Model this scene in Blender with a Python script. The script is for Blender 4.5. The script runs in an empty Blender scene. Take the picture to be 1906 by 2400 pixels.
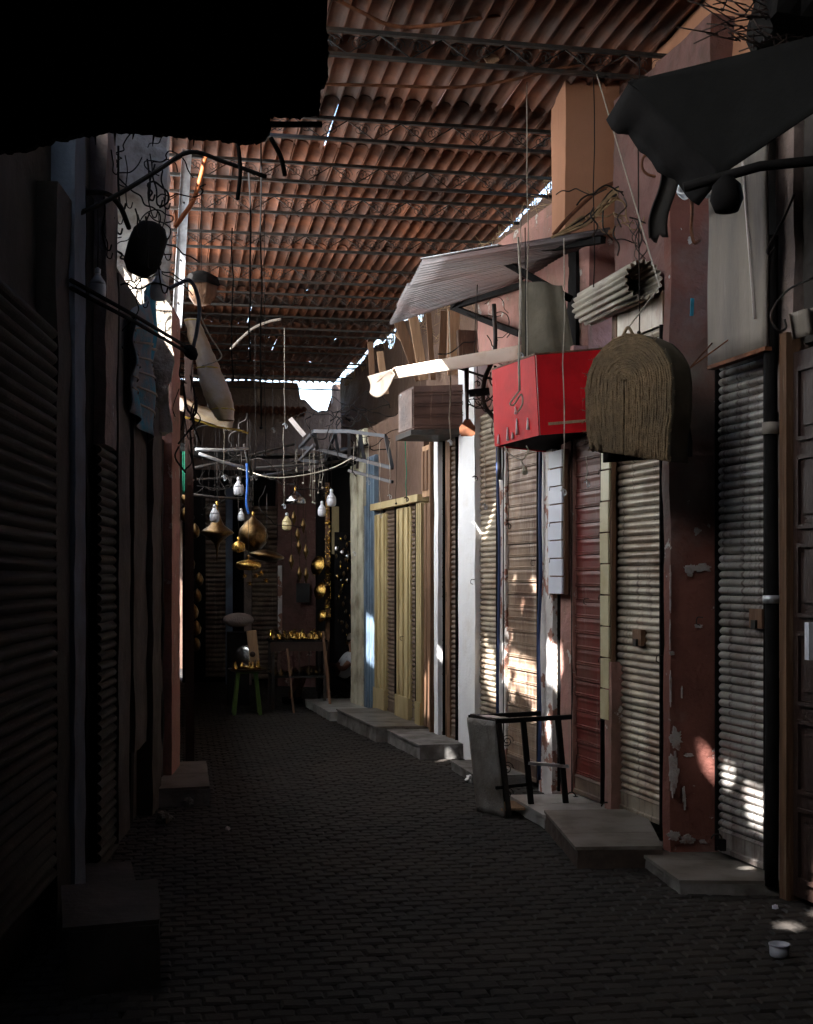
import bpy, math, random
from mathutils import Vector, Matrix, noise
R = random.Random(7)
sc = bpy.context.scene
col = sc.collection
# ------------------------------------------------------------ camera, sky, sun, exposure
TH = math.radians(10); H = 1.6; F = 3000.0; CX = 953.0; HY = 1350.0
cam_d = bpy.data.cameras.new('camera'); cam = bpy.data.objects.new('camera', cam_d); col.objects.link(cam)
cam.location = (0, 0, H); cam.rotation_euler = (math.radians(90), 0, -TH)
cam_d.sensor_fit = 'VERTICAL'; cam_d.sensor_height = 36; cam_d.sensor_width = 36; cam_d.lens = 45
cam_d.shift_y = 150 / 2400; cam_d.clip_end = 500; cam_d.clip_start = 0.05
sc.camera = cam
SUN = Vector((0.52, 0.42, -0.74)).normalized()
w = bpy.data.worlds.new('World'); sc.world = w; w.use_nodes = True
wn = w.node_tree.nodes; sky = wn.new('ShaderNodeTexSky'); sky.sky_type = 'NISHITA'; sky.sun_disc = False
sky.sun_elevation = math.asin(-SUN.z); sky.sun_rotation = math.atan2(-SUN.x, -SUN.y)
w.node_tree.links.new(sky.outputs[0], wn['Background'].inputs[0]); wn['Background'].inputs[1].default_value = 0.15
sd = bpy.data.lights.new('sun', 'SUN'); sd.energy = 5.0; sd.angle = math.radians(0.6); sd.color = (1, 0.975, 0.94)
so = bpy.data.objects.new('sun', sd); so.rotation_euler = SUN.to_track_quat('-Z', 'Y').to_euler(); so.location = (-4, -4, 9); col.objects.link(so)
sc.view_settings.view_transform = 'Standard'; sc.view_settings.look = 'None'; sc.view_settings.gamma = 1
sc.view_settings.exposure = 3.3; sc.view_settings.use_curve_mapping = False
sc.render.engine = 'CYCLES'
cy = sc.cycles; cy.use_denoising = True; cy.max_bounces = 7; cy.diffuse_bounces = 5; cy.glossy_bounces = 3
cy.transmission_bounces = 4; cy.sample_clamp_indirect = 3.0; cy.caustics_reflective = False; cy.caustics_refractive = False

# ------------------------------------------------------------ measuring helpers (display pixels of the 1712 px wide view)
K = 1906 / 1712.0
def ray(dx, dy):
    a = (dx * K - CX) / F; b = -(dy * K - HY) / F
    return Vector((math.sin(TH) + a * math.cos(TH), math.cos(TH) - a * math.sin(TH), b))
def atY(dx, dy, Y):
    d = ray(dx, dy); t = Y / d.y; return Vector((d.x * t, Y, H + d.z * t))
def atX(dx, dy, X):
    d = ray(dx, dy); t = X / d.x; return Vector((X, d.y * t, H + d.z * t))
def atZ(dx, dy, Z):
    d = ray(dx, dy); t = (Z - H) / d.z; return Vector((d.x * t, d.y * t, Z))
def W(Y, off=0): return 2.95 - 0.1 * (Y - 6.4) - off
def L(Y, off=0): return (-0.55 + 0.11 * (Y - 5.73) if Y < 10.9 else 0.02) + off
def onW(dx, off=0):
    d = ray(dx, 1000); t = (3.59 - off) / (d.x + 0.1 * d.y); return Vector((d.x * t, d.y * t, 0))
def onWz(dx, dy, off=0):
    p = onW(dx, off); d = ray(dx, dy); p.z = H + d.z * (p.y / d.y); return p
def onL(dx, off=0):
    d = ray(dx, 1000); t = (-0.55 - 0.6303 + off) / (d.x - 0.11 * d.y); return Vector((d.x * t, d.y * t, 0))
def zof(p, dy):
    d = ray(800, dy); c = p.x * math.sin(TH) + p.y * math.cos(TH); return H + d.z * c

# ------------------------------------------------------------ materials
def mk(name, base, var=0.25, scale=6, rough=0.85, metal=0.0, bump=0.3, bscale=40, stretch=(1, 1, 1), dirt=None, dirt_thr=0.55,
       dirt_scale=3, peel=None, peel_thr=0.66, peel_scale=4, streak=None, streak_thr=0.6, spec=0.3, rnd=0.0, bd=0.01):
    m = bpy.data.materials.new(name); m.use_nodes = True
    nt = m.node_tree; N = nt.nodes; Lk = nt.links; b = N['Principled BSDF']
    b.inputs['Roughness'].default_value = rough; b.inputs['Metallic'].default_value = metal
    b.inputs['Specular IOR Level'].default_value = spec
    geo = N.new('ShaderNodeNewGeometry')
    mp = N.new('ShaderNodeMapping'); mp.inputs['Scale'].default_value = stretch; Lk.new(geo.outputs['Position'], mp.inputs[0])
    def nz(s, detail=6, vec=None, r=0.6):
        n = N.new('ShaderNodeTexNoise'); n.inputs['Scale'].default_value = s; n.inputs['Detail'].default_value = detail
        n.inputs['Roughness'].default_value = r; Lk.new((vec or mp).outputs[0], n.inputs['Vector']); return n
    def mixc(f, a, c):
        x = N.new('ShaderNodeMix'); x.data_type = 'RGBA'
        Lk.new(f, x.inputs[0])
        if isinstance(a, tuple): x.inputs[6].default_value = (*a, 1)
        else: Lk.new(a, x.inputs[6])
        x.inputs[7].default_value = (*c, 1); return x.outputs[2]
    def step(src, thr, wd=0.04):
        r = N.new('ShaderNodeMapRange'); r.inputs[1].default_value = thr - wd; r.inputs[2].default_value = thr + wd
        Lk.new(src, r.inputs[0]); return r.outputs[0]
    n1 = nz(scale)
    dark = tuple(c * (1 - var) for c in base); lite = tuple(min(1, c * (1 + var)) for c in base)
    c = mixc(step(n1.outputs[0], 0.5, 0.2), dark, lite)
    if dirt: c = mixc(step(nz(dirt_scale, 8).outputs[0], dirt_thr, 0.12), c, dirt)
    if streak:
        m2 = N.new('ShaderNodeMapping'); m2.inputs['Scale'].default_value = (9, 9, 0.7); m2.inputs['Location'].default_value = (3, 1, 5)
        Lk.new(geo.outputs['Position'], m2.inputs[0])
        c = mixc(step(nz(2.2, 7, m2, 0.7).outputs[0], streak_thr, 0.07), c, streak)
    hsrc = nz(bscale, 5).outputs[0]
    if peel:
        pn = nz(peel_scale, 9, None, 0.65).outputs[0]; ps = step(pn, peel_thr, 0.012); c = mixc(ps, c, peel)
        ad = N.new('ShaderNodeMath'); ad.operation = 'MULTIPLY_ADD'; Lk.new(ps, ad.inputs[0]); ad.inputs[1].default_value = -0.9; Lk.new(hsrc, ad.inputs[2]); hsrc = ad.outputs[0]
    if rnd:
        oi = N.new('ShaderNodeObjectInfo'); hs = N.new('ShaderNodeHueSaturation')
        mr = N.new('ShaderNodeMapRange'); mr.inputs[3].default_value = 1 - rnd; mr.inputs[4].default_value = 1 + rnd
        Lk.new(oi.outputs['Random'], mr.inputs[0]); Lk.new(mr.outputs[0], hs.inputs['Value'])
        if isinstance(c, tuple): hs.inputs['Color'].default_value = (*c, 1)
        else: Lk.new(c, hs.inputs['Color'])
        c = hs.outputs[0]
    Lk.new(c, b.inputs['Base Color'])
    if bump:
        bp = N.new('ShaderNodeBump'); bp.inputs['Strength'].default_value = bump; bp.inputs['Distance'].default_value = bd
        Lk.new(hsrc, bp.inputs['Height']); Lk.new(bp.outputs[0], b.inputs['Normal'])
    return m
M = {}
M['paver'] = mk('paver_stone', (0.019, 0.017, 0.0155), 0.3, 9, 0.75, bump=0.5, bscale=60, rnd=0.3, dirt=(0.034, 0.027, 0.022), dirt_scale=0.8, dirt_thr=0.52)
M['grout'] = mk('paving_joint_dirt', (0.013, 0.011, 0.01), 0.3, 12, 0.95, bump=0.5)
M['steps'] = mk('step_tile', (0.22, 0.2, 0.18), 0.25, 10, 0.45, bump=0.15, bscale=30, dirt=(0.09, 0.075, 0.06), dirt_thr=0.5, dirt_scale=5)
M['stepw'] = mk('step_white_tile', (0.4, 0.39, 0.37), 0.15, 8, 0.3, bump=0.1, dirt=(0.16, 0.14, 0.12), dirt_thr=0.56)
M['stepd'] = mk('step_dark_side', (0.07, 0.05, 0.04), 0.3, 10, 0.7, bump=0.3)
M['conc'] = mk('concrete', (0.2, 0.19, 0.18), 0.3, 7, 0.9, bump=0.6, dirt=(0.08, 0.07, 0.06), dirt_scale=4)
M['slat'] = mk('beige_shutter_paint', (0.4, 0.345, 0.27), 0.25, 5, 0.42, 0.15, 0.1, dirt=(0.17, 0.1, 0.06), dirt_thr=0.57, dirt_scale=2.6, streak=(0.1, 0.065, 0.05), streak_thr=0.61, rnd=0.13)
M['slatg'] = mk('grey_shutter_paint', (0.37, 0.35, 0.325), 0.25, 5, 0.42, 0.15, 0.1, dirt=(0.13, 0.085, 0.07), dirt_thr=0.57, dirt_scale=2.6, streak=(0.09, 0.06, 0.055), streak_thr=0.58, rnd=0.13)
M['slatb'] = mk('brown_shutter_paint', (0.16, 0.115, 0.085), 0.3, 5, 0.5, 0.1, 0.1, dirt=(0.07, 0.04, 0.03), streak=(0.23, 0.19, 0.15), streak_thr=0.62)
M['redsl'] = mk('red_shutter_paint', (0.15, 0.022, 0.018), 0.3, 5, 0.45, 0.05, 0.1, dirt=(0.11, 0.055, 0.04), dirt_scale=1.4, dirt_thr=0.5, streak=(0.2, 0.12, 0.105), streak_thr=0.62)
M['brnsl'] = mk('brown_panel_paint', (0.3, 0.21, 0.15), 0.3, 4, 0.4, 0.1, 0.1, dirt=(0.1, 0.045, 0.03), dirt_scale=2.2, streak=(0.36, 0.3, 0.24), streak_thr=0.58)
M['redpl'] = mk('dark_red_plaster', (0.16, 0.058, 0.044), 0.25, 3, 0.85, bump=0.7, bscale=22, dirt=(0.17, 0.15, 0.135), dirt_thr=0.565, dirt_scale=1.3, peel=(0.42, 0.39, 0.37), peel_thr=0.645, peel_scale=7, bd=0.02)
M['pinkpl'] = mk('pink_plaster', (0.4, 0.2, 0.17), 0.2, 3, 0.9, bump=0.6, bscale=25, dirt=(0.22, 0.13, 0.1), dirt_thr=0.53, streak=(0.27, 0.17, 0.14), streak_thr=0.6, peel=(0.5, 0.45, 0.41), peel_thr=0.635, peel_scale=6, bd=0.02)
M['rosepl'] = mk('rose_upper_plaster', (0.2, 0.1, 0.088), 0.2, 3, 0.9, bump=0.8, bscale=12, dirt=(0.12, 0.07, 0.06), dirt_thr=0.52, peel=(0.34, 0.26, 0.23), peel_thr=0.66, peel_scale=5, bd=0.03)
M['orpl'] = mk('orange_plaster', (0.42, 0.2, 0.115), 0.12, 2, 0.92, bump=0.4, bscale=50, streak=(0.33, 0.15, 0.09), streak_thr=0.66, bd=0.01)
M['peelw'] = mk('peeling_white_paint', (0.66, 0.62, 0.6), 0.12, 5, 0.8, bump=0.5, bscale=30, peel=(0.32, 0.16, 0.12), peel_thr=0.54, peel_scale=5, bd=0.015)
M['white'] = mk('white_plaster', (0.8, 0.8, 0.82), 0.04, 3, 0.85, bump=0.3, bscale=50, dirt=(0.66, 0.62, 0.58), dirt_thr=0.68)
M['greypl'] = mk('grey_pink_plaster', (0.27, 0.2, 0.175), 0.25, 4, 0.9, bump=0.8, bscale=18, dirt=(0.12, 0.11, 0.11), dirt_thr=0.56, dirt_scale=1.7, peel=(0.5, 0.5, 0.52), peel_thr=0.66, peel_scale=3, bd=0.02)
M['dkpl'] = mk('dark_plaster', (0.07, 0.06, 0.055), 0.35, 4, 0.9, bump=0.6, bscale=20, dirt=(0.045, 0.04, 0.035))  # on the left row this dark base stands for shade
M['brwall'] = mk('brown_upper_wall', (0.12, 0.072, 0.05), 0.3, 3, 0.9, bump=0.8, bscale=18, dirt=(0.1, 0.06, 0.045), dirt_thr=0.5, streak=(0.26, 0.18, 0.12), streak_thr=0.64, bd=0.02)
M['cream'] = mk('cream_pillar_paint', (0.5, 0.47, 0.36), 0.15, 4, 0.8, bump=0.4, dirt=(0.2, 0.17, 0.12), dirt_thr=0.58, streak=(0.3, 0.27, 0.2), streak_thr=0.66)
M['yel'] = mk('pale_yellow_wood_paint', (0.44, 0.35, 0.19), 0.18, 4, 0.6, bump=0.4, stretch=(1, 1, 0.3), dirt=(0.24, 0.18, 0.07), dirt_thr=0.6, streak=(0.3, 0.24, 0.12), streak_thr=0.66)
M['blue'] = mk('slate_blue_door_paint', (0.14, 0.2, 0.27), 0.2, 4, 0.5, bump=0.2, dirt=(0.07, 0.09, 0.12), peel=(0.5, 0.52, 0.55), peel_thr=0.72, peel_scale=7)
M['dblue'] = mk('dark_blue_pipe_paint', (0.03, 0.05, 0.13), 0.2, 4, 0.5, bump=0.1)
M['bluegr'] = mk('blue_grey_plaster', (0.13, 0.165, 0.23), 0.2, 4, 0.85, bump=0.5, dirt=(0.1, 0.1, 0.12), dirt_thr=0.58)
M['wood'] = mk('old_brown_wood', (0.15, 0.08, 0.045), 0.35, 6, 0.7, bump=0.6, bscale=30, stretch=(4, 4, 0.35), streak=(0.26, 0.18, 0.12), streak_thr=0.64)
M['woodl'] = mk('pale_raw_timber', (0.36, 0.22, 0.13), 0.3, 6, 0.8, bump=0.6, bscale=30, stretch=(4, 4, 0.35))
M['wdoor'] = mk('dark_carved_door_wood', (0.035, 0.019, 0.015), 0.3, 6, 0.5, bump=0.4, stretch=(4, 4, 0.4))
M['tile'] = mk('terracotta_tile', (0.165, 0.055, 0.024), 0.3, 7, 0.75, bump=0.3, bscale=30, dirt=(0.07, 0.033, 0.022), dirt_thr=0.5, dirt_scale=1.6, rnd=0.25)
M['iron'] = mk('dark_painted_iron', (0.03, 0.027, 0.025), 0.3, 20, 0.6, 0.2, 0.2, dirt=(0.06, 0.032, 0.02), dirt_thr=0.6, dirt_scale=9)
M['irong'] = mk('grey_painted_iron', (0.06, 0.064, 0.075), 0.2, 12, 0.55, 0.2, 0.1, dirt=(0.07, 0.055, 0.05), dirt_thr=0.58)
M['black'] = mk('matt_black', (0.012, 0.011, 0.011), 0.3, 8, 0.8, bump=0.2, spec=0.04)
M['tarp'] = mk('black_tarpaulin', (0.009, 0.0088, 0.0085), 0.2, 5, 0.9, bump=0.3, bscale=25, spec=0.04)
M['galv'] = mk('galvanised_steel', (0.5, 0.52, 0.55), 0.15, 25, 0.4, 0.6, 0.1, dirt=(0.3, 0.3, 0.32), dirt_thr=0.56, dirt_scale=12)
M['rust'] = mk('rusty_steel', (0.2, 0.075, 0.035), 0.35, 18, 0.8, 0.1, 0.4, dirt=(0.09, 0.035, 0.02), dirt_scale=8)
M['tin'] = mk('corrugated_tin', (0.1, 0.085, 0.088), 0.2, 4, 0.4, 0.5, 0.1, dirt=(0.13, 0.07, 0.065), dirt_thr=0.58, dirt_scale=1.5)
M['tinl'] = mk('beige_corrugated_tin', (0.42, 0.38, 0.31), 0.15, 6, 0.5, 0.15, 0.1, dirt=(0.24, 0.2, 0.16), dirt_thr=0.57)
M['sheet'] = mk('cream_sheet_metal', (0.8, 0.64, 0.52), 0.06, 4, 0.5, 0.0, 0.05, dirt=(0.55, 0.33, 0.18), dirt_thr=0.66, dirt_scale=3)
M['red'] = mk('bright_red_paint', (0.56, 0.006, 0.012), 0.12, 4, 0.6, 0, 0.15, spec=0.12, streak=(0.62, 0.2, 0.2), streak_thr=0.715, dirt=(0.33, 0.006, 0.01), dirt_thr=0.62)
M['chip'] = mk('chipped_white', (0.7, 0.62, 0.6), 0.1, 9, 0.8)
M['boxbr'] = mk('brown_ribbed_box_paint', (0.09, 0.045, 0.034), 0.25, 6, 0.5, 0.1, 0.2, stretch=(1, 1, 2), streak=(0.24, 0.15, 0.11), streak_thr=0.66)
M['straw'] = mk('woven_straw', (0.25, 0.17, 0.098), 0.35, 45, 0.95, bump=1.0, bscale=130, dirt=(0.15, 0.11, 0.07), dirt_scale=6, bd=0.012)
M['rope'] = mk('pale_string', (0.45, 0.4, 0.33), 0.2, 30, 0.9)
M['cable'] = mk('dark_cable', (0.02, 0.017, 0.016), 0.2, 30, 0.8, spec=0.1)
M['ocable'] = mk('orange_conduit', (0.4, 0.11, 0.03), 0.2, 10, 0.5)
M['reed'] = mk('dry_reeds', (0.3, 0.2, 0.11), 0.35, 20, 0.9)
M['glassw'] = mk('white_bulb_plastic', (0.5, 0.51, 0.56), 0.03, 5, 0.25, 0, 0, spec=0.5)
M['bulby'] = mk('yellowed_bulb_plastic', (0.72, 0.6, 0.33), 0.05, 5, 0.25, 0, 0, spec=0.5)
M['brass'] = mk('brass', (0.72, 0.45, 0.12), 0.25, 14, 0.26, 1.0, 0.9, 120, dirt=(0.4, 0.23, 0.06), dirt_thr=0.55, dirt_scale=10, bd=0.004)
M['dkbrass'] = mk('dark_patinated_brass', (0.13, 0.08, 0.035), 0.4, 20, 0.3, 1.0, 0.9, 110, bd=0.004)
M['silver'] = mk('silvered_metal', (0.5, 0.5, 0.5), 0.1, 14, 0.2, 1.0, 0.2)
M['cloth'] = mk('blue_patterned_cloth', (0.2, 0.19, 0.2), 0.2, 8, 0.95, bump=0.5, bscale=60, stretch=(1, 1, 1), dirt=(0.03, 0.22, 0.32), dirt_thr=0.57, dirt_scale=7)
M['teal'] = mk('teal_cloth', (0.03, 0.2, 0.3), 0.3, 9, 0.9, bump=0.4)
M['plastic'] = mk('yellowed_plastic_wrap', (0.42, 0.3, 0.17), 0.2, 4, 0.3, 0, 0.5, 12, dirt=(0.5, 0.42, 0.36), dirt_thr=0.55, bd=0.02)
M['yplast'] = mk('yellow_plastic_edge', (0.5, 0.36, 0.06), 0.2, 8, 0.5, bump=0.3)
M['dkblind'] = mk('charcoal_board', (0.035, 0.035, 0.035), 0.2, 8, 0.6)
M['shirt'] = mk('white_cotton', (0.62, 0.62, 0.66), 0.08, 12, 0.95, bump=0.5, bscale=20, bd=0.01)
M['skin'] = mk('tanned_skin', (0.24, 0.12, 0.075), 0.1, 12, 0.6, bump=0.1)
M['trous'] = mk('dark_shorts', (0.05, 0.045, 0.04), 0.2, 12, 0.95)
M['green'] = mk('green_plastic', (0.06, 0.11, 0.025), 0.15, 12, 0.4)
M['cartp'] = mk('worn_grey_cart_board', (0.28, 0.26, 0.24), 0.25, 9, 0.6, bump=0.7, bscale=55, dirt=(0.14, 0.11, 0.09), dirt_thr=0.56, dirt_scale=3, streak=(0.12, 0.09, 0.08), streak_thr=0.66, bd=0.01)
M['signw'] = mk('white_slat_board_paint', (0.68, 0.7, 0.78), 0.05, 6, 0.4, bump=0.1)
M['signy'] = mk('cream_slat_board_paint', (0.56, 0.51, 0.33), 0.12, 5, 0.35, bump=0.1, dirt=(0.42, 0.34, 0.16), dirt_thr=0.6)
M['stain'] = mk('stained_plywood', (0.3, 0.26, 0.22), 0.2, 4, 0.85, bump=0.3, bscale=30, stretch=(3, 3, 0.5), dirt=(0.15, 0.13, 0.12), dirt_thr=0.56, dirt_scale=2, streak=(0.5, 0.46, 0.42), streak_thr=0.68)
M['olive'] = mk('dusty_olive_cloth', (0.1, 0.085, 0.06), 0.25, 5, 0.95, bump=0.5, bscale=30)
M['dkbrown'] = mk('dark_brown_paint', (0.02, 0.017, 0.015), 0.35, 6, 0.8, bump=0.4, streak=(0.06, 0.05, 0.045), streak_thr=0.66)  # left row's shade put into the colour with this dark tone
M['crumb'] = mk('crumbling_pale_plaster', (0.55, 0.49, 0.42), 0.25, 6, 0.95, bump=1.0, bscale=14, dirt=(0.2, 0.15, 0.11), dirt_thr=0.55, dirt_scale=6, bd=0.03)
M['flakem'] = mk('exposed_grey_plaster', (0.4, 0.37, 0.36), 0.3, 14, 0.95, bump=1.0, bscale=35, dirt=(0.2, 0.12, 0.1), dirt_thr=0.56, dirt_scale=14, bd=0.02)
M['foil'] = mk('crumpled_foil', (0.5, 0.5, 0.5), 0.2, 20, 0.3, 0.8, 0.6)
M['bowl'] = mk('translucent_plastic_tub', (0.5, 0.52, 0.6), 0.05, 10, 0.3, 0, 0.0)
M['greenc'] = mk('green_netting', (0.02, 0.2, 0.12), 0.2, 12, 0.8)
def translucent(name, c, t):
    m = bpy.data.materials.new(name); m.use_nodes = True; nt = m.node_tree; b = nt.nodes['Principled BSDF']; out = nt.nodes['Material Output']
    b.inputs['Base Color'].default_value = (*c, 1); b.inputs['Roughness'].default_value = 0.6
    tr = nt.nodes.new('ShaderNodeBsdfTranslucent'); tr.inputs[0].default_value = (*c, 1)
    mx = nt.nodes.new('ShaderNodeMixShader'); mx.inputs[0].default_value = t
    nt.links.new(b.outputs[0], mx.inputs[1]); nt.links.new(tr.outputs[0], mx.inputs[2]); nt.links.new(mx.outputs[0], out.inputs[0]); return m
M['fillsheet'] = translucent('translucent_fill_sheet', (0.85, 0.84, 0.8), 0.75)  # for the added fill sheets that soften light from the left

# ------------------------------------------------------------ mesh building
class MB:
    def __init__(s): s.v = []; s.f = []; s.sm = []
    def add(s, vs, fs, smooth=False):
        k = len(s.v); s.v += [tuple(v) for v in vs]; s.f += [tuple(i + k for i in f) for f in fs]; s.sm += [smooth] * len(fs); return s
    def box(s, c, ex, ey, ez):          # centre and three half-axis vectors
        c = Vector(c); ex = Vector(ex); ey = Vector(ey); ez = Vector(ez); vs = []
        for k in (-1, 1):
            for j in (-1, 1):
                for i in (-1, 1): vs.append(c + ex * i + ey * j + ez * k)
        fs = [(0, 2, 3, 1), (4, 5, 7, 6), (0, 1, 5, 4), (2, 6, 7, 3), (0, 4, 6, 2), (1, 3, 7, 5)]
        return s.add(vs, fs)
    def aabb(s, x0, y0, z0, x1, y1, z1):
        return s.box(((x0 + x1) / 2, (y0 + y1) / 2, (z0 + z1) / 2), ((x1 - x0) / 2, 0, 0), (0, (y1 - y0) / 2, 0), (0, 0, (z1 - z0) / 2))
    def bar(s, a, b, w, h=None, up=(0, 0, 1)):
        a = Vector(a); b = Vector(b); d = (b - a); l = d.length; d.normalize(); up = Vector(up)
        if abs(d.dot(up)) > 0.98: up = Vector((0, 1, 0))
        x = d.cross(up).normalized(); z = x.cross(d)
        return s.box((a + b) / 2, d * l / 2, x * w / 2, z * (h or w) / 2)
    def prism(s, poly, z0, z1, nz=1, seg=None, jit=0.0, js=3.0, topfn=None):   # plan polygon (ccw) raised, uneven if asked
        pts = []
        n = len(poly)
        for i in range(n):
            a = Vector((poly[i][0], poly[i][1], 0)); b = Vector((poly[(i + 1) % n][0], poly[(i + 1) % n][1], 0))
            k = max(1, int((b - a).length / seg)) if seg else 1
            for j in range(k): pts.append(a.lerp(b, j / k))
        c = sum(pts, Vector()) / len(pts); m = len(pts); vs = []
        for k in range(nz + 1):
            z = z0 + (z1 - z0) * k / nz
            for p in pts:
                q = Vector((p.x, p.y, z))
                if topfn and k == nz: q.z = topfn(q)
                if jit:
                    q2 = q + noise.noise_vector(q * js) * jit + noise.noise_vector(q * js * 5) * jit * 0.3
                    q = Vector((q2.x, q2.y, q.z))
                vs.append(q)
        fs = []
        for k in range(nz):
            for i in range(m):
                j = (i + 1) % m; fs.append((k * m + i, k * m + j, (k + 1) * m + j, (k + 1) * m + i))
        s.add(vs, fs)
        s.add([v for v in vs[:m]], [tuple(reversed(range(m)))]); None if topfn else s.add([v for v in vs[-m:]], [tuple(range(m))]); return s
    def tube(s, pts, r, n=6, r2=None):
        pts = [Vector(p) for p in pts]; m = len(pts); vs = []; d0 = (pts[1] - pts[0]).normalized()
        x = d0.orthogonal().normalized()
        for i, p in enumerate(pts):
            d = (pts[min(i + 1, m - 1)] - pts[max(i - 1, 0)]).normalized()
            x = (x - d * x.dot(d)).normalized(); y = d.cross(x); rr = r if r2 is None else r + (r2 - r) * i / (m - 1)
            for k in range(n):
                a = 2 * math.pi * k / n; vs.append(p + (x * math.cos(a) + y * math.sin(a)) * rr)
        fs = [(i * n + k, i * n + (k + 1) % n, (i + 1) * n + (k + 1) % n, (i + 1) * n + k) for i in range(m - 1) for k in range(n)]
        fs += [tuple(reversed(range(n))), tuple(range((m - 1) * n, m * n))]
        return s.add(vs, fs, True)
    def lathe(s, prof, n=16, o=(0, 0, 0), ax=None):
        o = Vector(o); vs = []; q = Vector((0, 0, 1)).rotation_difference(Vector(ax)) if ax else None
        for r, z in prof:
            for k in range(n):
                a = 2 * math.pi * k / n; v = Vector((r * math.cos(a), r * math.sin(a), z)); vs.append(o + (q @ v if q else v))
        m = len(prof)
        fs = [(i * n + k, i * n + (k + 1) % n, (i + 1) * n + (k + 1) % n, (i + 1) * n + k) for i in range(m - 1) for k in range(n)]
        if prof[0][0] > 1e-4: fs.append(tuple(reversed(range(n))))
        if prof[-1][0] > 1e-4: fs.append(tuple(range((m - 1) * n, m * n)))
        return s.add(vs, fs, True)
    def grid(s, fn, nu, nv, th=0.0, smooth=True):      # fn(u,v)->Vector, thickened along the local normal
        P = [[Vector(fn(i / nu, j / nv)) for j in range(nv + 1)] for i in range(nu + 1)]
        idx = lambda i, j: i * (nv + 1) + j
        vs = [P[i][j] for i in range(nu + 1) for j in range(nv + 1)]
        fs = [(idx(i, j), idx(i + 1, j), idx(i + 1, j + 1), idx(i, j + 1)) for i in range(nu) for j in range(nv)]
        if th:
            T = len(vs); back = []
            for i in range(nu + 1):
                for j in range(nv + 1):
                    du = P[min(i + 1, nu)][j] - P[max(i - 1, 0)][j]; dv = P[i][min(j + 1, nv)] - P[i][max(j - 1, 0)]
                    nn = du.cross(dv)
                    nn = nn.normalized() if nn.length > 1e-9 else Vector((0, 0, 1))
                    back.append(P[i][j] - nn * th)
            fb = [tuple(T + k for k in reversed(f)) for f in fs]
            e = []
            for i in range(nu):
                e += [(idx(i + 1, 0), idx(i, 0), T + idx(i, 0), T + idx(i + 1, 0)), (idx(i, nv), idx(i + 1, nv), T + idx(i + 1, nv), T + idx(i, nv))]
            for j in range(nv):
                e += [(idx(0, j), idx(0, j + 1), T + idx(0, j + 1), T + idx(0, j)), (idx(nu, j + 1), idx(nu, j), T + idx(nu, j), T + idx(nu, j + 1))]
            vs = vs + back; fs = fs + fb + e
        return s.add(vs, fs, smooth)
    def mesh(s, name, mat):
        me = bpy.data.meshes.new(name); me.from_pydata(s.v, [], s.f); me.materials.append(M[mat] if isinstance(mat, str) else mat)
        me.polygons.foreach_set('use_smooth', s.sm); me.update(); return me
def link(o, parent=None):
    col.objects.link(o)
    if parent is not None:
        o.parent = parent; o.matrix_parent_inverse = Matrix.Translation(-WL[parent.name]) if parent.name in WL else parent.matrix_basis.inverted()
    return o
WL = {}
def obj(name, mb, mat, parent=None, loc=None, mw=None, **k):
    me = mb if isinstance(mb, bpy.types.Mesh) else mb.mesh(name, mat)
    o = bpy.data.objects.new(name, me)
    if mw is not None: o.matrix_basis = mw
    elif loc is not None: o.location = loc
    link(o, parent)
    for a, b in k.items(): o[a] = b
    return o
def thing(name, label, cat, base, group=None):
    o = bpy.data.objects.new(name, None); o.location = base; o.empty_display_size = 0.1; col.objects.link(o); WL[o.name] = Vector(base)
    o['label'] = label; o['category'] = cat
    if group: o['group'] = group
    return o
def solo(name, mb, mat, label, cat, group=None):
    o = obj(name, mb, mat); o['label'] = label; o['category'] = cat
    if group: o['group'] = group
    return o
def struct(name, mb, mat): return obj(name, mb, mat, kind='structure')
def smooth_pts(pts, n=6):        # Catmull-Rom through points
    P = [Vector(p) for p in pts]; P = [P[0] * 2 - P[1]] + P + [P[-1] * 2 - P[-2]]; out = []
    for i in range(1, len(P) - 2):
        a, b, c, d = P[i - 1:i + 3]
        for j in range(n):
            t = j / n; out.append(0.5 * ((2 * b) + (c - a) * t + (2 * a - 5 * b + 4 * c - d) * t * t + (3 * b - a - 3 * c + d) * t ** 3))
    return out + [P[-2]]
def face_frame(A, B):            # A far, B near on a facade: x from near to far, y out to the alley
    x = Vector((A.x - B.x, A.y - B.y, 0)); ln = x.length; x.normalize(); y = Vector((0, 0, 1)).cross(x)
    m = Matrix((x, y, Vector((0, 0, 1)))).transposed().to_4x4(); m.translation = Vector((B.x, B.y, 0)); return m, ln
def profile(prof, ln, th=None):  # profile (y out, z up) drawn along local x
    mb = MB(); n = len(prof); vs = [(0, y, z) for y, z in prof] + [(ln, y, z) for y, z in prof]
    fs = [(i, (i + 1) % n, n + (i + 1) % n, n + i) for i in range(n)] + [tuple(reversed(range(n))), tuple(range(n, 2 * n))]
    return mb.add(vs, fs, False)

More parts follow.
